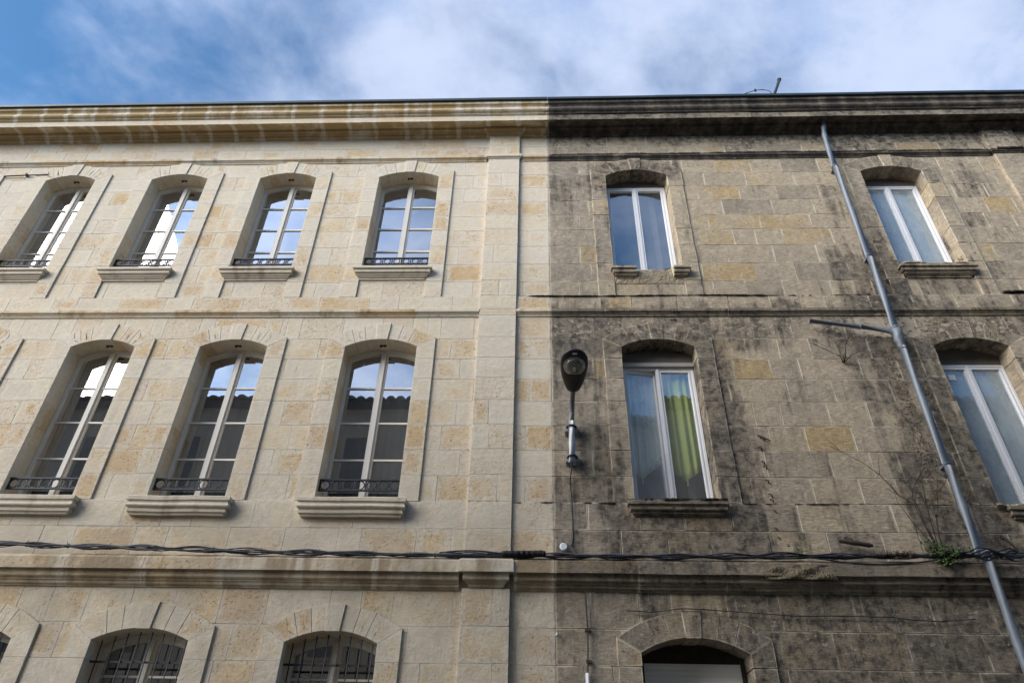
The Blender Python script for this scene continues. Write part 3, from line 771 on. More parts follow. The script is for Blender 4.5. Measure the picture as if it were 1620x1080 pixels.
# ------------------------------------------------------------------ windows
def ring_mesh(outer, inner, yf, yb, mb=None):
    mb = mb or MB(); n = len(outer)
    vs = [(x, yf, z) for x, z in outer]+[(x, yf, z) for x, z in inner]+[(x, yb, z) for x, z in outer]+[(x, yb, z) for x, z in inner]
    fs = []
    for i in range(n):
        j = (i+1) % n
        fs += [(i, j, n+j, n+i), (n+i, n+j, 3*n+j, 3*n+i), (2*n+i, 3*n+i, 3*n+j, 2*n+j), (i, 2*n+i, 2*n+j, j)]
    return mb.add(vs, fs)
def arch_outline(x0, x1, z0, xc, R, top, n=9, e=0.0):
    """closed outline: bottom left, bottom right, then the curved head from right to left"""
    pts = [(x0, z0), (x1, z0)]
    for i in range(n): x = x1+(x0-x1)*i/(n-1); pts.append((x, arcz(x, xc, R, top)))
    return pts
def casement(op, house, zbars, yf=.25):
    x0, x1, zs, sp, rise, zj, kd = op
    hw = (x1-x0)/2; xc = (x0+x1)/2; R = (hw*hw+rise*rise)/(2*rise); top = sp+rise
    zb = zs-.02
    # fixed frame
    o = ring_mesh(arch_outline(x0+.002, x1-.002, zb, xc, R, top-.002), arch_outline(x0+.024, x1-.024, zb+.05, xc, R-.04, top-.042), yf, yf+.07)
    win = o.build('window', M['wood'], house)
    m = .068                                      # half width of the meeting stiles
    for s in (-1, 1):
        a, b = (x0+.026, xc-.002) if s < 0 else (xc+.002, x1-.026)
        ia, ib = (a+.020, b-.055) if s < 0 else (a+.055, b-.020)
        yy = yf+.012
        sash = ring_mesh(arch_outline(a, b, zb+.052, xc, R-.042, top-.045), arch_outline(ia, ib, zb+.13, xc, R-.075, top-.085), yy, yy+.045)
        if s < 0:
            sash.box(xc-.03, xc+.028, yf-.014, yf+.0, zb+.055, arcz(xc, xc, R, top)-.065)   # cover strip over the meeting of the sashes
        sash.build('sash', M['wood'], win)
        zz = [zb+.13]+list(zbars)
        for k, z in enumerate(zz):
            if k+1 < len(zz):
                poly = [(ia+.001, z+(.012 if k else 0)), (ib-.001, z+(.012 if k else 0)), (ib-.001, zz[k+1]-.012), (ia+.001, zz[k+1]-.012)]
            else:
                poly = [(ia+.001, z+.012), (ib-.001, z+.012)]+[(x, arcz(x, xc, R-.075, top-.087)) for x in (ib-.001, ib*.67+ia*.33, ib*.33+ia*.67, ia+.001)]
            prism(poly, yy+.022, yy+.028, .0005).build('pane', M['glass'], win)
        for z in zbars:
            MB().box(ia, ib, yy+.002, yy+.021, z-.0115, z+.0115).build('glazing_bar', M['wood'], win)
    return win
for op in OP_C:
    if op[6] == 'up': casement(op, clean, [9.47, 9.99, 10.52])
    elif op[6] == 'lo': casement(op, clean, [5.65, 6.21, 6.78])
    else: casement(op, clean, [1.9, 2.45, 2.98], .27)
    xc = (op[0]+op[1])/2
    if op[6] != 'gf':   # shutter catch under the soffit
        zc = op[3]+op[4]-.012
        MB().box(xc-.055, xc-.022, .105, .130, zc-.030, zc).box(xc-.022, xc+.005, .11, .125, zc-.018, zc-.006).box(xc+.005, xc+.04, .105, .13, zc-.024, zc-.004).build('shutter_catch', M['rust'], clean)

# iron guards
def guard(op, z0, z1, house, y=.055, n=7):
    x0, x1 = op[0], op[1]; mb = MB()
    mb.box(x0-.002, x1+.002, y-.014, y+.014, z1-.019, z1); mb.box(x0-.002, x1+.002, y-.014, y+.014, z0, z0+.019)
    g = mb.build('window_guard', M['iron'], house)
    st = (x1-x0)/n; r = min((z1-z0)/2-.018, st/2-.008)
    for i in range(n+1):
        x = x0+st*i; x = min(max(x, x0+.009), x1-.009)
        MB().box(x-.0085, x+.0085, y-.008, y+.008, z0+.0195, z1-.0195).build('bar', M['iron'], g)
    ring = None
    for i in range(n):
        x = x0+st*(i+.5)
        if ring is None:
            ring = MB().torus((x, y, (z0+z1)/2), (0, 1, 0), r-.003, .0085, 18, 6).build('ring', M['iron'], g)
        else:
            c = ring.copy(); link(c, g, (x, y, (z0+z1)/2))
for op in OP_C:
    if op[6] == 'up': guard(op, 8.985, 9.125, clean)
    elif op[6] == 'lo': guard(op, 5.115, 5.275, clean)
    else:
        y = .10; g = MB()
        for z in (1.55, 2.1, 2.6, 3.095): g.box(op[0]-.002, op[1]+.002, y-.006, y+.006, z-.011, z+.011)
        g = g.build('window_grille', M['iron'], clean)
        xc = (op[0]+op[1])/2; hw = (op[1]-op[0])/2; R = (hw*hw+op[4]**2)/(2*op[4])
        for i in range(8):
            x = op[0]+.07+(op[1]-op[0]-.14)*i/7
            MB().tube([(x, y-.012, op[2]+.03), (x, y-.012, arcz(x, xc, R, op[3]+op[4])-.02)], .0075, 6).build('bar', M['iron'], g)

# sills
def sill_profile(zt, p=.15, h=.235):
    return [(.28, zt+.015), (-p+.012, zt), (-p, zt-.012), (-p, zt-.052)] + cyma(-p, zt-.052, -p*.58, zt-.125, .17, 6) + [(-p*.58, zt-.125), (-p*.54, zt-.128), (-p*.54, zt-.152), (-p*.42, zt-.156)] + arc(-p*.42, zt-.156, -p*.2, zt-h+.025, -.18, 4) + [(-p*.2, zt-h+.025), (-p*.17, zt-h), (.02, zt-h)]
def sill_low(zt):
    return [(.28, zt+.015), (-.125, zt), (-.135, zt-.010), (-.135, zt-.055), (-.128, zt-.062), (-.118, zt-.066), (-.118, zt-.090)] + arc(-.118, zt-.090, -.112, zt-.150, -.30, 6) + [(-.100, zt-.155), (-.100, zt-.170), (-.108, zt-.174), (-.105, zt-.200), (-.085, zt-.215), (-.08, zt-.235), (.02, zt-.235)]
M['clean_sill'] = clean_stone('cleaned_sill', stain=(.30, .24, .16), mortar_w=.0, stain_cover=.18)
for op in OP_C:
    if op[6] == 'up': mould(sill_profile(8.815, .125, .215), op[0]-.10, op[1]+.085, 1, 1, (.1, .3, random.random()), base=.0, jag=chip(.0018, op[0])).build('sill', M['clean_sill'], clean, True)
    elif op[6] == 'lo': mould(sill_low(4.965), op[0]-.175, op[1]+.125, 1, 1, (.1, .3, random.random()), base=.0, jag=chip(.007, op[0])).build('sill', M['clean_sill'], clean, True)
    else: mould(sill_profile(1.36, .12, .2), op[0]-.1, op[1]+.1, 1, 1, (.1, .3, .4), base=.0).build('sill', M['clean_sill'], clean, True)
mould(sill_profile(4.955, .13, .20), 1.09, 2.31, 1, 1, (.1, .3, .5), base=.0, jag=chip(.004, 3)).build('sill', M['dirty_trim'], dirty, True, 'dark crusted window sill')
ragged_strip('sill_crust', 1.10, 2.30, 4.962, -.10, .035, .05, M['crust'], dirty, .02, 21)
mould(sill_profile(8.79, .13, .20), 5.50, 6.66, 1, 1, (.3, .3, .5), base=.0, jag=chip(.004, 5)).build('sill', M['dirty'], dirty, True)
ragged_strip('sill_crust', 5.50, 6.62, 8.80, -.10, .035, .04, M['rubble'], dirty, .02, 22)
mould(sill_profile(4.93, .10, .18), 5.60, 6.72, 1, 1, (.2, .3, .5), base=.0, jag=chip(.006, 6)).build('sill', M['dirty_trim'], dirty, True)
ragged_strip('sill_crust', 5.48, 6.66, 4.945, -.04, .04, .05, M['rubble'], dirty, .02, 23)
# the broken sill: two stubs with rubble between
pr = sill_profile(8.785, .13, .19)
mould(pr, 1.135, 1.52, 1, 0, (.3, .3, .6), base=.0, jag=chip(.006, 7)).build('sill_stub', M['dirty'], dirty, True, 'broken left end of the window sill')
mould(pr, 2.09, 2.36, 0, 1, (.2, .3, .6), base=.0, jag=chip(.006, 8)).build('sill_stub', M['dirty'], dirty, True, 'broken right end of the window sill')
def rubble(name, fz, xa, xb, zb, yfr, mat, parent, nx=46, nz=14, depth=.3, seed=1):
    rnd = random.Random(seed); vs = []; fs = []
    jig = {}
    for i in range(nx+1):
        x = xa+(xb-xa)*i/nx; zt = fz(x)
        for j in range(nz+1):
            if j <= nz-5:
                t = j/(nz-5); z = zb+(zt-zb)*t
                y = -yfr(x, z)-.009*rnd.random()*(1 if 0 < j else 0)
            else:
                k = (j-(nz-5))/5; z = zt+.02*rnd.random()-.01; y = -yfr(x, zt)+(depth)*k
            vs.append((x+rnd.uniform(-.004, .004), y, z+rnd.uniform(-.004, .004)))
    n = nz+1
    for i in range(nx):
        for j in range(nz): fs.append((i*n+j, (i+1)*n+j, (i+1)*n+j+1, i*n+j+1))
    return MB().add(vs, fs).build(name, mat, parent)
def ftop(x):
    pts = [(1.14, 8.80), (1.45, 8.79), (1.58, 8.72), (1.68, 8.665), (1.80, 8.655), (1.90, 8.68), (2.0, 8.74), (2.10, 8.79), (2.22, 8.84), (2.36, 8.86)]
    for (a, za), (b, zb) in zip(pts, pts[1:]):
        if a <= x <= b: return za+(zb-za)*(x-a)/(b-a)+.008*sin(x*60)
    return 8.80
rubble('broken_masonry', ftop, 1.185, 2.245, 8.50, lambda x, z: .006+.05*max(0, (z-8.5)/.3)*(1 if 1.5 < x < 2.1 else .3), M['rubble'], dirty, depth=.28, seed=4)
def fl2(x):
    u = (x-2.55)/.80; return 4.175-.05*sin(pi*u)*(.6+.4*sin(x*23))
rubble('broken_masonry', fl2, 2.55, 3.35, 4.01, lambda x, z: .148+.020*sin(x*17)*sin(z*40)+.022*sin(pi*min(1, max(0, (x-2.55)/.8))), M['rubble_dark'], dirty, nx=60, nz=12, depth=.10, seed=9)
# crumbled jamb edges
def lumps(name, pts, mat, parent, r=(.006, .018), n=60, seed=3):
    rnd = random.Random(seed); mb = MB()
    for _ in range(n):
        (xa, za), (xb, zb), wd = pts[rnd.randrange(len(pts))]; t = rnd.random()
        c = Vector((xa+(xb-xa)*t+rnd.uniform(-wd, wd), -.004, za+(zb-za)*t)); s = rnd.uniform(*r)
        vs = []
        for (a, b, d) in ((1, 0, 0), (0, 1, 0), (-1, 0, 0), (0, -1, 0), (.1, .1, 1), (0, 0, -1)):
            k = s*rnd.uniform(.6, 1.35); vs.append((c.x+a*k*1.2, c.y-d*k*.35, c.z+b*k))
        mb.add(vs, [(0, 1, 4), (1, 2, 4), (2, 3, 4), (3, 0, 4), (1, 0, 5), (2, 1, 5), (3, 2, 5), (0, 3, 5)])
    return tag(mb.build(name, mat, parent), kind='stuff')
lumps('crumbled_edge', [((2.275, 8.85), (2.275, 9.5), .025), ((2.27, 9.5), (2.265, 10.6), .012)], M['rubble'], dirty, n=200, seed=5)
lumps('crumbled_edge', [((1.165, 8.85), (1.165, 9.4), .015)], M['rubble'], dirty, n=25, seed=6)
lumps('crumbled_edge', [((6.64, 8.9), (6.63, 10.9), .03), ((6.8, 9.5), (6.85, 10.4), .03)], M['rubble'], dirty, n=260, seed=7)
lumps('crumbled_edge', [((5.22, 4.4), (5.22, 8.0), .07), ((5.25, 7.9), (5.35, 8.9), .10), ((4.90, 5.0), (4.92, 7.3), .09)], M['rubble_dark'], dirty, (.005, .017), 700, seed=8)
lumps('crumbled_edge', [((2.27, 5.0), (2.265, 7.2), .012)], M['rubble'], dirty, (.008, .02), 60, seed=9)
# mortar blob where the pipe leaves the cornice
lumps('mortar_blob', [((5.13, 12.12), (5.35, 12.15), .08)], M['plaster'], dirty, (.03, .06), 16, seed=10)

# white plastic windows of the sooty house
def pvc_window(op, zt, zb, label=None, box=None, open_left=0.0, mullion=.062, shift=0.0, yf=.25):
    x0, x1 = op[0]+.012, op[1]-.004; xc = (x0+x1)/2+shift
    win = ring_mesh([(x0, zb), (x1, zb), (x1, zt), (x0, zt)], [(x0+.03, zb+.03), (x1-.03, zb+.03), (x1-.03, zt-.03), (x0+.03, zt-.03)], yf, yf+.06).build('window', M['pvc'], dirty, label=label)
    for s in (-1, 1):
        a, b = (x0+.028, xc-.001) if s < 0 else (xc+.001, x1-.028)
        u, v = zb+.025, zt-.025; fr = .048
        mb = ring_mesh([(a, u), (b, u), (b, v), (a, v)], [(a+fr, u+fr), (b-fr, u+fr), (b-fr, v-fr), (a+fr, v-fr)], yf+.008, yf+.055)
        gl = prism([(a+fr-.004, u+fr-.004), (b-fr+.004, u+fr-.004), (b-fr+.004, v-fr+.004), (a+fr-.004, v-fr+.004)], yf+.03, yf+.036, .0005)
        bead = ring_mesh([(a+fr*.55, u+fr*.55), (b-fr*.55, u+fr*.55), (b-fr*.55, v-fr*.55), (a+fr*.55, v-fr*.55)], [(a+fr-.003, u+fr-.003), (b-fr+.003, u+fr-.003), (b-fr+.003, v-fr+.003), (a+fr-.003, v-fr+.003)], yf+.001, yf+.008)
        mb.add(bead.v, bead.f)
        if s > 0: mb.box(a-.016, a+.014, yf-.012, yf+.008, u, v)
        if s < 0 and open_left:
            def turn(q):
                out = []
                for (x, y, z) in q.v:
                    dx_, dy_ = x-a, y-yf; c, sn = cos(open_left), sin(open_left)
                    out.append((a+dx_*c-dy_*sn, yf+dx_*sn+dy_*c, z))
                q.v = out
            turn(mb); turn(gl)
            MB().box(xc-.03, xc-.0165, yf+.0, yf+.05, u, v).build('seal', M['pvc'], win)
        mb.build('sash', M['pvc'], win); gl.build('pane', M['glass_film' if x0 > 4 else ('glass_milky' if s < 0 and open_left else 'glass_low')], win)
    return win
pvc_window(OP_D[0], 10.95, 8.66)
pvc_window(OP_D[1], 10.93, 8.86)
pvc_window(OP_D[2], 7.12, 4.975, label='white plastic window with its left sash ajar', open_left=radians(9))
pvc_window(OP_D[3], 7.17, 4.96)
for op, z0 in ((OP_D[0], 10.952), (OP_D[1], 10.932), (OP_D[2], 7.35), (OP_D[3], 7.175)):
    MB().box(op[0]+.003, op[1]-.003, .27, .34, z0, op[3]+op[4]+.02).build('head_board', M['grey_box'], dirty)
op = OP_D[2]
MB().box(op[0]+.004, op[1]-.004, .22, .30, 7.185, 7.348).build('shutter_box', M['grey_box'], dirty)
MB().box(op[0]+.004, op[1]-.004, .205, .30, 7.125, 7.184).build('shutter_lip', M['grey_lip'], dirty)
op = OP_D[4]
mb = MB()
for k in range(60):
    z = 3.205-.055*(k+1)
    mb.add([(1.17, .30, z), (2.235, .30, z), (2.235, .2975, z+.027), (1.17, .2975, z+.027), (1.17, .30, z+.055), (2.235, .30, z+.055)], [(0, 1, 2, 3), (3, 2, 5, 4)])
    if z < .1: break
mb.build('roller_shutter', M['shutter'], dirty)
MB().box(1.118, 1.169, .27, .36, .05, 3.30).box(2.236, 2.277, .27, .36, .05, 3.30).box(1.118, 2.277, .31, .36, 3.206, 3.42).build('shutter_frame', M['crust'], dirty)
MB().box(5.785, 5.885, .270, .2715, 6.93, 7.02).build('sticker', M['sticker'], dirty)

# ------------------------------------------------------------------ curtains and blinds
def curtain(name, x0, x1, y, zt, zbf, mat, label, cat, folds=9, amp=.025, group=None, dy=.0):
    nx = 60; nz = 14; vs = []; fs = []
    for i in range(nx+1):
        x = x0+(x1-x0)*i/nx
        for j in range(nz+1):
            t = j/nz; z = zt+(zbf((x-x0)/(x1-x0))-zt)*t
            vs.append((x, y+dy*(i/nx)+amp*(1+.5*t)*(sin(2*pi*folds*i/nx+.8*sin(i*.31)+.3*t)), z))
    for i in range(nx):
        for j in range(nz): fs.append((i*(nz+1)+j, i*(nz+1)+j+1, (i+1)*(nz+1)+j+1, (i+1)*(nz+1)+j))
    mb = MB().add(vs, fs, smooth=True)
    o = mb.build(name, mat); tag(o, label, cat, group)
    md = o.modifiers.new('thick', 'SOLIDIFY'); md.thickness = .002
    return o
for op, lb, mt in ((OP_C[5], 'dark grey net curtain in the lower arched window nearest the pilaster', 'voile'),
                   (OP_C[6], 'dark grey net curtain in the second lower arched window from the pilaster', 'voile'),
                   (OP_C[7], 'brownish net curtain in the third lower arched window from the pilaster', 'brownvoile')):
    curtain('net_curtain', op[0]+.01, op[1]-.01, .44, 7.36, lambda u: 4.98, M[mt], lb, 'curtain', 7, .012)
def pt(u): # pointed lower hem
    return 5.42+.20*abs(u-.47)/.5
def pt2(u): return 5.46+.22*abs(u-.45)/.5
c1 = curtain('green_curtain', 1.68, 2.26, .355, 7.16, pt, M['green'], 'bright green curtain with a pointed tasselled hem behind the closed right sash', 'curtain', 5, .018)
c2 = curtain('green_curtain', 1.15, 1.66, .375, 7.16, pt2, M['greenpale'], 'pale green curtain with a pointed hem behind the sash left ajar', 'curtain', 6, .015, dy=.06)
for c, x, y, z in ((c1, 1.953, .345, 5.42), (c2, 1.38, .385, 5.46)):
    MB().tube([(x, y, z+.01), (x, y, z-.015), (x, y, z-.03), (x, y, z-.075)], [.006, .014, .009, .016], 8).build('tassel', M['green'], c)
for op, lb in ((OP_D[1], 'plain blue grey blind in the upper plastic window right of the drainpipe'), (OP_D[3], 'plain blue grey blind in the lower plastic window right of the drainpipe')):
    mb = MB(); zt = op[3]-.05
    mb.box(op[0]+.02, op[1]-.02, .335, .338, op[2]+.05, zt); mb.tube([(op[0]+.02, .3365, op[2]+.05), (op[1]-.02, .3365, op[2]+.05)], .008, 6)
    tag(mb.build('roller_blind', M['blind']), lb, 'blind')

# ------------------------------------------------------------------ street lamp on the wall
lampT = empty('street_lamp', (.44, 0, 5.45), 'black oval street lamp on a curved galvanised arm bolted to the sooty wall', 'lamp')
YA = -.13
MB().tube([(.435, YA, 5.44), (.437, YA, 5.7), (.441, YA, 6.02)], .047, 20).build('pole', M['galv'], lampT)
pts = [(.441, YA, 6.0), (.446, YA-.005, 6.14)]
for i in range(1, 9):
    t = i/8; q = t*pi/2*.80
    pts.append((.446+.012*t, YA-.01-.42*(1-cos(q))*.90-.05*t, 6.14+.235*sin(q)))
MB().tube(pts, [.042]*2+[.041]*8, 16).build('arm', M['greypaint'], lampT)
pe = Vector(pts[-1])
for z in (5.52, 5.95):
    cl = MB().torus((.436, YA, z), (0, 0, 1), .053, .010, 20, 6).build('clamp', M['iron'], lampT)
    MB().box(.355, .395, -.11, -.0, z-.055, z+.03).box(.478, .518, -.11, -.0, z-.055, z+.03).box(.355, .518, -.02, -.001, z-.07, z+.045).build('wall_bracket', M['galv'], lampT)
    for sx in (.370, .502): MB().tube([(sx, -.15, z), (sx, -.105, z)], .009, 6).build('bolt', M['galv'], lampT)
# head: lofted shell, axis tilted upward
axis = Vector((.0, -cos(radians(19)), sin(radians(19)))); side = Vector((1, 0, 0)); nrm = axis.cross(side) * -1
if nrm.z < 0: nrm = -nrm
base = pe + axis*(-.06) + Vector((.005, 0, 0)); Ln = .66
SEC = [(0, .060, .04, .035), (.03, .085, .055, .045), (.15, .118, .075, .055), (.32, .150, .09, .06), (.50, .172, .10, .06), (.66, .178, .095, .055), (.80, .168, .08, .045), (.90, .138, .065, .035), (.97, .085, .04, .025), (1, .035, .02, .015)]
NS = 28; vs = []; fs = []
for t, wd, ht, hb in SEC:
    for j in range(NS):
        q = 2*pi*j/NS; cx, sx = cos(q), sin(q)
        hh = ht if sx > 0 else hb
        k = abs(sx)**.8*(1 if sx > 0 else -1)
        vs.append(base+axis*(t*Ln)+side*(wd*cx)+nrm*(hh*k))
for i in range(len(SEC)-1):
    for j in range(NS): fs.append((i*NS+j, i*NS+(j+1) % NS, (i+1)*NS+(j+1) % NS, (i+1)*NS+j))
fs.append(tuple(range(NS))); fs.append(tuple(range((len(SEC)-1)*NS, len(SEC)*NS)))
MB().add(vs, fs, smooth=True).build('lamp_head', M['lamp'], lampT)
gc = base+axis*(.665*Ln)-nrm*.050
def bowl(c, a, b, h, up_, mat, name, n=26, m=7):
    vs = []; fs = []
    for i in range(m+1):
        p = pi/2*i/m
        for j in range(n):
            q = 2*pi*j/n; vs.append(c+axis*(a*cos(q)*cos(p)*(1.0 if cos(q) < 0 else .85))+side*(b*sin(q)*cos(p))-nrm*(h*sin(p))*up_)
    for i in range(m):
        for j in range(n): fs.append((i*n+j, i*n+(j+1) % n, (i+1)*n+(j+1) % n, (i+1)*n+j))
    return MB().add(vs, fs, smooth=True).build(name, mat, lampT)
bowl(gc, .165, .138, .016, 1, M['reflector'], 'rim')
def lensmat():
    m, t, b, o = newmat('lamp_lens')
    P = t.node('ShaderNodeNewGeometry').outputs['Position']
    n = t.noise(P, 22.0, 4.0, .6)
    t.put(b.inputs['Base Color'], t.mix(n, (.05, .052, .045), (.20, .20, .17))); b.inputs['Roughness'].default_value = .12
    b.inputs['Coat Weight'].default_value = .5
    return m
M['lens'] = lensmat()
bowl(gc-nrm*.010, .135, .112, .036, 1, M['lens'], 'lens')
MB().tube([gc-nrm*.046-axis*.05+side*.0, gc-nrm*.046+axis*.02], .018, 10).build('bulb', M['reflector'], lampT)
q0 = base+axis*(.93*Ln)-nrm*.040
MB().add([q0-side*.028-axis*.012, q0+side*.028-axis*.012, q0+side*.028+axis*.014+nrm*.004, q0-side*.028+axis*.014+nrm*.004], [(0, 1, 2, 3)]).build('label_plate', M['white'], lampT)

# cable of the lamp
tag(MB().tube([(.433, YA, 5.45), (.425, -.09, 5.36), (.405, -.03, 5.26), (.412, -.02, 5.05), (.418, -.02, 4.75), (.415, -.025, 4.50), (.400, -.03, 4.42), (.385, -.05, 4.40), (.40, -.09, 4.36), (.46, -.12, 4.27)], .0085, 8).build('lamp_cable', M['cable']), 'thin dark cable hanging from the lamp pole down to the cable bundle', 'cable')
o = empty('junction_cap', (.30, -.05, 4.37), 'round white cap fixed above the cable bundle under the lamp', 'cap')
MB().tube([(.302, -.02, 4.385), (.302, -.075, 4.385), (.302, -.083, 4.385)], [.047, .047, .038], 20).build('cover', M['white'], o)
MB().box(.285, .32, -.06, -.02, 4.430, 4.452).build('clip', M['rust'], o)
o = empty('wall_cable', (.53, -.03, 3.0), 'thin dark cable running down the sooty wall below the lower ledge', 'cable')
MB().tube([(.535, -.045, 3.90), (.538, -.03, 3.75), (.545, -.03, 3.48), (.540, -.03, 3.30), (.530, -.03, 3.10), (.520, -.03, 2.9), (.52, -.03, .2)], .009, 8).build('strand', M['cable'], o)
MB().tube([(.520, -.035, 3.035), (.520, -.035, .6)], .020, 12).build('sleeve', M['white'], o)
for z in (3.47, 3.15): MB().box(.515, .575, -.04, -.0, z-.014, z+.014).build('clip', M['rust'], o)

# ------------------------------------------------------------------ cable bundle along the ledge
cb = empty('cable_bundle', (0, -.1, 4.25), 'long bundle of black cables strapped along the ledge across both houses', 'cable')
def zc(x):
    pts = [(-13, 4.50), (-6.6, 4.338), (-5.0, 4.298), (-3.4, 4.265), (-1.5, 4.245), (.14, 4.248), (2.5, 4.262), (3.8, 4.285), (4.74, 4.290), (6, 4.31), (13, 4.32)]
    for (a, za), (b, zb) in zip(pts, pts[1:]):
        if a <= x <= b: return za+(zb-za)*(x-a)/(b-a)
    return 4.3
rs = random.Random(11)
for k in range(12):
    ph = rs.uniform(0, 6.28); ph2 = rs.uniform(0, 6.28); fr = rs.uniform(1.6, 3.0); am = rs.uniform(.006, .013); oz = rs.uniform(-.025, .025); oy = rs.uniform(-.02, .02); pts = []
    for i in range(521):
        x = -13+.05*i
        pinch = .35+.65*abs(sin(pi*(x+13)/.62))
        if x < -8: spread = 1
        pts.append((x, -.150+(oy+am*.6*cos(x*fr*1.3+ph))*pinch, zc(x)+(oz+am*sin(x*fr+ph)+.007*sin(x*9.1+ph2))*pinch*1.25))
    MB().tube(pts, rs.uniform(.0045, .0085), 6).build('strand', M['cable_grey'] if k in (2, 6) else M['cable'], cb)
x = -12.8; tie = None
while x < 12.9:
    if not -.5 < x < .15:
        t = MB().torus((x, -.135, zc(x)), (1, rs.uniform(-.2, .2), rs.uniform(-.1, .3)), .024, .006, 12, 5)
        t.tube([(x, -.135, zc(x)-.02), (x+rs.uniform(-.03, .03), -.14, zc(x)+.05)], .004, 5)
        t.build('tie', M['cable'], cb)
    x += rs.uniform(.45, .72)
# wrapped splice
sp_ = []; rr = []
for i in range(46):
    u = i/45; sp_.append((-.43+.52*u, -.155, 4.262+.010*u+.003*sin(i*1.3))); rr.append(.040+.003*sin(i*2.4) if 1 < i < 44 else .030)
MB().tube(sp_, rr, 14).build('splice_sleeve', M['tape'], cb)
# loose loops: before the splice and the one that sags near the plant
for zz, a in ((.02, .03), (-.012, .012), (.0, .045)):
    MB().tube([(-1.15+.09*i, -.14, 4.255+zz+a*sin(pi*i/8)) for i in range(9)], .007, 6).build('strand', M['cable'], cb)
MB().tube([(3.0+.1*i, -.16, 4.27-.085*sin(pi*i/17)) for i in range(18)], .008, 6).build('strand', M['cable'], cb)
for k in range(5):   # tangle round the drainpipe
    MB().tube([(4.75+.09*i, -.20-.06*sin(pi*i/7)-.01*k, 4.27+.02*k-.03+.03*sin(i*1.7+k)) for i in range(8)], .010, 6).build('strand', M['cable'], cb)
MB().box(5.0, 5.10, -.245, -.225, 4.235, 4.275).build('clamp', M['plaster'], cb)

tag(MB().tube([(.99, -.03, 3.68), (1.3, -.03, 3.668), (1.60, -.048, 3.705), (1.82, -.048, 3.70), (2.85, -.03, 3.646), (3.3, -.03, 3.652), (3.87, -.03, 3.648), (4.1, -.03, 3.62), (4.39, -.03, 3.608), (4.78, -.03, 3.638)], .006, 6).build('thin_wire', M['cable']), 'thin loose wire crossing the black stained stones above the ground floor arch', 'wire')

# ------------------------------------------------------------------ drainpipe
dp = empty('drainpipe', (5.06, -.12, 0), 'grey zinc drainpipe running down the sooty wall beside the right hand windows', 'drainpipe')
PY = -.13
seg = [(5.215, -.24, 12.20), (5.20, -.155, 12.02), (5.165, PY, 11.75), (5.12, PY, 11.0)]
PX = [(11.0, 5.095), (8.75, 5.085), (7.43, 5.055), (5.4, 5.045), (4.3, 5.035), (3.6, 5.045), (0.0, 5.04)]
def pxz(z):
    for (za, a), (zb, b) in zip(PX, PX[1:]):
        if zb <= z <= za: return b+(a-b)*(z-zb)/(za-zb)
    return 5.095
MB().tube([(5.175, -.20, 12.20), (5.15, -.15, 12.05), (5.125, PY, 11.85), (5.105, PY, 11.5), (5.095, PY, 11.02)], .050, 18).build('pipe_length', M['zinc'], dp)
for a, b in ((11.02, 8.90), (8.95, 7.52), (7.22, 5.42), (5.46, 4.32)):
    MB().tube([(pxz(a), PY, a), (pxz((a+b)/2), PY, (a+b)/2), (pxz(b), PY, b)], [.050, .050, .052], 18).build('pipe_length', M['zinc'], dp)
MB().tube([(5.035, -.215, 4.34), (5.02, -.20, 3.4), (5.0, -.17, 1.6), (5.0, -.15, 0.05)], .053, 18).build('pipe_length', M['zinc'], dp)
for z in (11.0, 8.93, 5.44):
    MB().torus((pxz(z), PY, z), (0, 0, 1), .052, .006, 20, 6).box(pxz(z)-.03, pxz(z)+.03, PY+.045, -.0, z-.012, z+.012).build('collar', M['zinc'], dp)
MB().tube([(pxz(7.53), PY, 7.56), (pxz(7.46), PY, 7.50), (pxz(7.34), PY, 7.34), (pxz(7.24), PY, 7.24), (pxz(7.2), PY, 7.18)], [.054, .085, .075, .058, .055], 18).build('funnel', M['zinc'], dp)
MB().tube([(3.90, -.11, 7.695), (4.58, -.12, 7.585), (4.62, -.12, 7.58)], .033, 14).build('branch_pipe', M['zinc'], dp)
MB().tube([(4.58, -.12, 7.587), (4.95, -.13, 7.50), (5.03, -.13, 7.44)], .037, 14).build('branch_pipe', M['zinc'], dp)
MB().torus((4.585, -.12, 7.585), (1, 0, -.16), .038, .006, 16, 6).build('collar', M['zinc'], dp)

# ------------------------------------------------------------------ plants
def leaves(mb, c, rad, n, rnd, s=(.015, .035)):
    for _ in range(n):
        while True:
            d = Vector((rnd.uniform(-1, 1), rnd.uniform(-1, 1), rnd.uniform(-1, 1)))
            if d.length < 1: break
        p = Vector(c)+Vector((d.x*rad[0], d.y*rad[1], d.z*rad[2]))
        a = Vector((rnd.uniform(-1, 1), rnd.uniform(-1, 1), rnd.uniform(-.6, 1))).normalized(); b = a.orthogonal().normalized()
        k = rnd.uniform(*s); mb.add([p, p+a*k+b*k*.35, p+a*k*2, p+a*k-b*k*.35], [(0, 1, 2, 3)])
rp = random.Random(5)
sh = empty('wall_shrub', (4.60, -.15, 4.25), 'leafy green weed with tall bare twigs rooted on the ledge left of the drainpipe', 'plant')
mb = MB()
for c, r, n in (((4.60, -.17, 4.31), (.17, .07, .10), 330), ((4.48, -.16, 4.38), (.10, .05, .10), 120), ((4.72, -.17, 4.30), (.14, .06, .08), 180), ((4.62, -.19, 4.20), (.12, .04, .06), 80), ((4.84, -.15, 4.33), (.10, .05, .06), 60)):
    leaves(mb, c, r, n, rp)
mb.build('foliage', M['leaf'], sh)
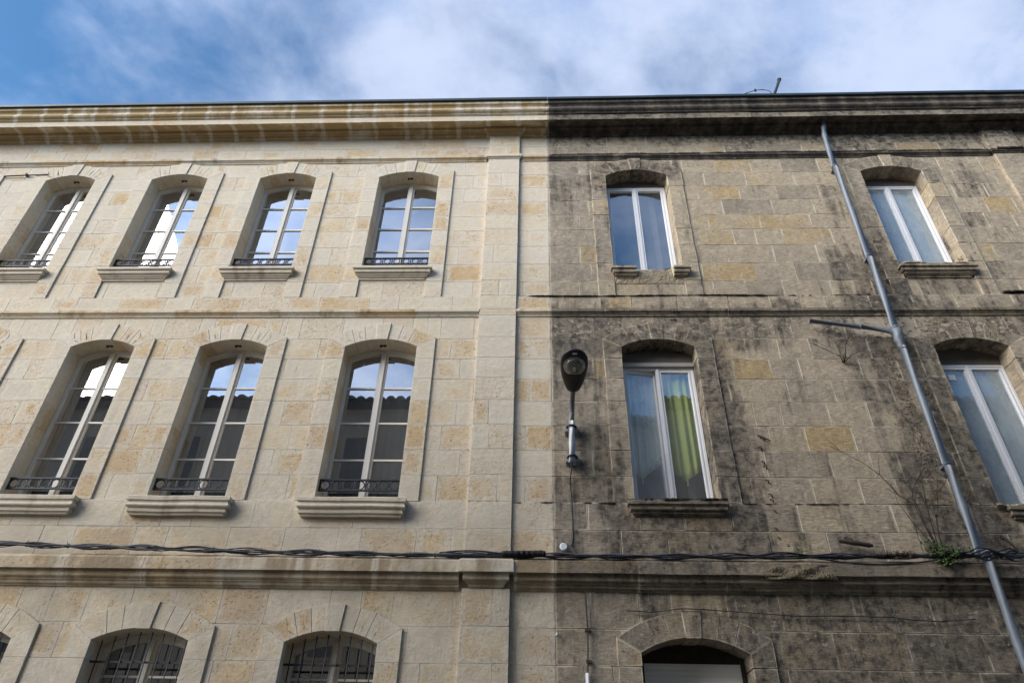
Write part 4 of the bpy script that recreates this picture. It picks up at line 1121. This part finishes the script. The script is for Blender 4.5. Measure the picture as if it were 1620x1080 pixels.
def twig(par, pts, r0, sub=3, rnd=rp, name='branch'):
    P_ = [Vector(p) for p in pts]; n = len(P_); r0 *= 1.35
    b = MB().tube([p+Vector((rnd.uniform(-.006, .006), rnd.uniform(-.006, .006), 0)) for p in P_], [r0*(1-.75*i/(n-1)) for i in range(n)], 5)
    for _ in range(sub):
        i = rnd.randrange(max(1, n//3), n); p = P_[i]; d = (P_[i]-P_[i-1]).normalized()
        e = (d+Vector((rnd.uniform(-1, 1), rnd.uniform(-.5, .3), rnd.uniform(-.2, .9)))).normalized(); L = rnd.uniform(.10, .30)
        m = p+e*L*.5+Vector((0, 0, .02)); b.tube([p, m, p+e*L+Vector((0, 0, .03))], [r0*.35, r0*.28, r0*.15], 4)
    return b.build(name, M['twig'], par)
Yt = -.12
twig(sh, [(4.571, Yt, 4.36), (4.571, Yt, 4.49), (4.529, Yt, 4.687), (4.495, Yt, 4.918), (4.339, Yt, 5.036), (4.192, Yt, 5.295), (4.027, Yt, 5.468), (3.796, Yt, 5.628)], .008, 8)
twig(sh, [(4.571, Yt, 4.40), (4.53, Yt, 4.66), (4.517, Yt, 4.86), (4.50, Yt, 5.0), (4.524, Yt, 5.098), (4.60, Yt, 5.20), (4.667, Yt, 5.283)], .009, 6)
twig(sh, [(4.641, Yt, 4.36), (4.645, Yt, 4.55), (4.69, Yt, 4.75), (4.765, Yt, 4.891), (4.80, Yt, 5.05), (4.87, Yt, 5.12), (4.945, Yt, 5.20)], .008, 5)
twig(sh, [(4.60, Yt, 4.40), (4.63, Yt, 4.9), (4.70, Yt, 5.35), (4.72, Yt, 5.75)], .005, 5)
twig(sh, [(4.55, Yt, 4.40), (4.40, Yt, 4.7), (4.31, Yt, 4.95), (4.30, Yt, 5.15)], .004, 4)
tw = empty('bare_weed', (4.254, -.03, 7.04), 'dry leafless weed growing from a joint below the short branch pipe', 'plant')
Yt = -.08
twig(tw, [(4.254, -.02, 7.03), (4.20, Yt, 7.10), (4.039, Yt, 7.203), (3.93, Yt, 7.27), (3.842, Yt, 7.325)], .007, 4)
twig(tw, [(4.254, -.02, 7.03), (4.27, Yt, 7.12), (4.31, Yt, 7.28), (4.376, Yt, 7.385), (4.463, Yt, 7.50)], .007, 5)
twig(tw, [(4.254, -.02, 7.03), (4.34, Yt, 7.10), (4.44, Yt, 7.16), (4.515, Yt, 7.182), (4.60, Yt, 7.17)], .005, 4)
twig(tw, [(4.254, -.02, 7.03), (4.24, Yt, 7.10), (4.15, Yt, 7.24), (4.0, Yt, 7.29)], .004, 3)
mb = MB(); leaves(mb, (4.30, -.03, 7.04), (.12, .02, .02), 70, rp, (.008, .018)); mb.build('dead_leaves', M['deadleaf'], tw)
mb = MB(); leaves(mb, (2.98, -.15, 4.31), (.07, .04, .05), 110, rp, (.010, .022)); tag(mb.build('weed_tuft', M['leaf']), 'small green weed tuft on the cables far left of the leafy shrub', 'plant')
mb = MB(); leaves(mb, (4.05, -.16, 4.29), (.26, .05, .035), 330, rp, (.010, .028)); tag(mb.build('dead_leaf_pile', M['deadleaf'], None), 'brown dead leaves caught in the cables left of the green shrub', 'leaves')
mb = MB(); leaves(mb, (6.43, -.12, 8.84), (.05, .03, .04), 60, rp, (.012, .025)); tag(mb.build('moss_tuft', M['deadleaf'], None), 'dark dry tuft on the right end of the upper right window sill', 'plant')

# ------------------------------------------------------------------ small iron things
tag(MB().tube([(-9.683, -.03, 11.121), (-9.28, -.035, 11.140), (-8.882, -.03, 11.157)], .012, 6).box(-9.285, -9.265, -.05, 0, 11.13, 11.18).build('iron_rod', M['rust']), 'thin dark iron rod fixed flat to the pale wall at the far upper left', 'rod')
STL = ['rusty hooked staple at the very top of the vertical staple row', 'rusty hooked staple just right of the topmost one in the row', 'third rusty staple from the top of the vertical row', 'fourth rusty staple from the top, left one of a close pair', 'fifth rusty staple from the top, right one of a close pair',
       'sixth rusty staple from the top, alone above the ledge line', 'seventh rusty staple from the top, upper one of the pair on the ledge line', 'eighth rusty staple from the top, lower one of the pair on the ledge line',
       'third rusty staple from the bottom, just below the ledge line', 'second rusty staple from the bottom of the vertical row', 'lowest rusty staple of the row, nearest the cable bundle']
for i, (x, z) in enumerate([(2.872, 5.877), (2.925, 5.85), (2.855, 5.708), (2.855, 5.51), (2.87, 5.45), (2.855, 5.255), (2.861, 5.069), (2.86, 5.0), (2.861, 4.858), (2.83, 4.638), (2.842, 4.524)]):
    t = MB().tube([(x-.018, 0.004, z+.02), (x-.01, -.03, z+.012), (x+.008, -.035, z-.004), (x+.016, 0.004, z-.02)], .008, 6)
    if i < 2: t.tube([(x, -.03, z), (x+.04, -.05, z-.03), (x+.07, -.045, z-.055)], .009, 6)
    tag(t.build('wall_staple', M['rust']), STL[i], 'staple', 'rusty staples in a vertical row on the sooty wall')
o = empty('insulator', (3.69, -.08, 4.45), 'dark torpedo shaped insulator fixed to the sooty wall just above the cables', 'insulator')
MB().tube([(3.50, -.09, 4.477), (3.53, -.09, 4.474), (3.68, -.09, 4.452), (3.84, -.09, 4.428), (3.875, -.09, 4.423)], [.014, .026, .030, .028, .016], 12).build('body', M['rust'], o)
MB().tube([(3.60, 0, 4.54), (3.62, -.06, 4.54), (3.66, -.09, 4.49)], .012, 6).build('hook', M['rust'], o)
o = empty('wall_hook', (5.42, 0, 4.54), 'rusty hook with a slanting rod on the plastered wall right of the drainpipe', 'hook')
MB().tube([(5.42, 0, 4.555), (5.425, -.05, 4.545), (5.44, -.06, 4.52), (5.52, -.05, 4.39)], .012, 6).build('rod', M['rust'], o)
MB().tube([(5.42, 0.0, 4.555), (5.42, -.025, 4.555)], .030, 8).build('rosette', M['rust'], o)
tag(MB().tube([(.205, .0, 3.43), (.205, -.035, 3.428), (.207, -.045, 3.40)], [.012, .012, .016], 8).build('white_knob', M['white']), 'small white knob on the seam between the pale and the sooty wall', 'knob')
lumps('putlog_hole', [((1.96, 7.80), (2.04, 7.80), .01)], M['crust'], dirty, (.012, .02), 8, seed=31)
lumps('nest_hole', [((5.68, 7.94), (5.82, 7.93), .01)], M['crust'], dirty, (.03, .05), 14, seed=32)
lumps('nest_hole', [((5.30, 8.55), (5.36, 8.45), .02)], M['crust'], dirty, (.03, .05), 10, seed=33)

# antenna stub on the roof
an = empty('aerial', (4.50, 0, 12.75), 'leaning grey aerial pole with a thin drooping wire on the dark roof edge', 'aerial')
MB().tube([(4.45, 0, 12.72), (4.50, 0, 13.12), (4.757, 0, 13.76)], .032, 10).build('mast', M['iron'], an)
MB().tube([(4.757, 0, 13.76), (4.765, 0, 13.785)], .040, 10).build('mast_cap', M['lamp'], an)
MB().tube([(4.50, 0, 13.14), (4.54, -.0, 13.30), (4.49, 0, 13.42), (4.36, 0, 13.455), (4.235, 0, 13.437), (4.05, 0, 13.35), (3.9, 0, 13.26), (3.737, 0, 13.14), (3.5, 0, 12.8)], .008, 6).box(4.22, 4.25, -.01, .01, 13.40, 13.47).build('wire', M['cable'], an)

# ------------------------------------------------------------------ the house across the street (seen only in the panes)
opp = empty('opposite_house', (0, -9.2, 0), 'plain stone house with scalloped terracotta eaves across the street', 'house')
MB().box(-16, 16, -15, -9.2, 0, 12.0).build('wall', M['opp'], opp)
MB().add([(-16, -8.85, 12.12), (16, -8.85, 12.12), (16, -13, 13.6), (-16, -13, 13.6), (-16, -8.85, 12.06), (16, -8.85, 12.06), (16, -13, 13.5), (-16, -13, 13.5)], [(3, 2, 1, 0), (4, 5, 6, 7), (0, 1, 5, 4)]).build('roof', M['tile'], opp)
t0_ = MB(); vs = []; fs = []
for i, yy in enumerate((-8.78, -9.6)):
    for j in range(9):
        q = pi*j/8; vs.append((.135*cos(q), yy, 12.10+(.29 if i else 0)+.13*sin(q)))
for j in range(8): fs.append((j, j+1, 9+j+1, 9+j))
fs.append(tuple(range(9)))
tile = t0_.add(vs, fs, smooth=False).build('roof_tile', M['tile'], opp)
tile.location = Vector((-15.8, WORLD[tile.name].y, WORLD[tile.name].z))-Vector(WORLD[opp.name])
for i in range(1, 106):
    c = tile.copy(); COL.objects.link(c); c.parent = opp; c.location = tile.location+Vector((.3*i, 0, .02*sin(i*1.7)+.012*sin(i*.31)))
ch = MB().box(-7.9, -7.0, -10.4, -9.6, 12.1, 13.6).box(-7.98, -6.92, -10.48, -9.52, 13.6, 13.72)
ch.build('chimney', M['opp'], opp)
for x in (-13, -10.4, -7.8, -5.2, -2.6, 0, 2.6, 5.2, 7.8, 10.4, 13):
    for z in (1.2, 5.0, 9.0):
        f = MB().box(x-.5, x+.5, -9.199, -9.17, z, z+2.1).build('window', M['opp'], opp)
        MB().box(x-.42, x+.42, -9.169, -9.160, z+.08, z+2.02).build('pane', M['grey_box'], f)
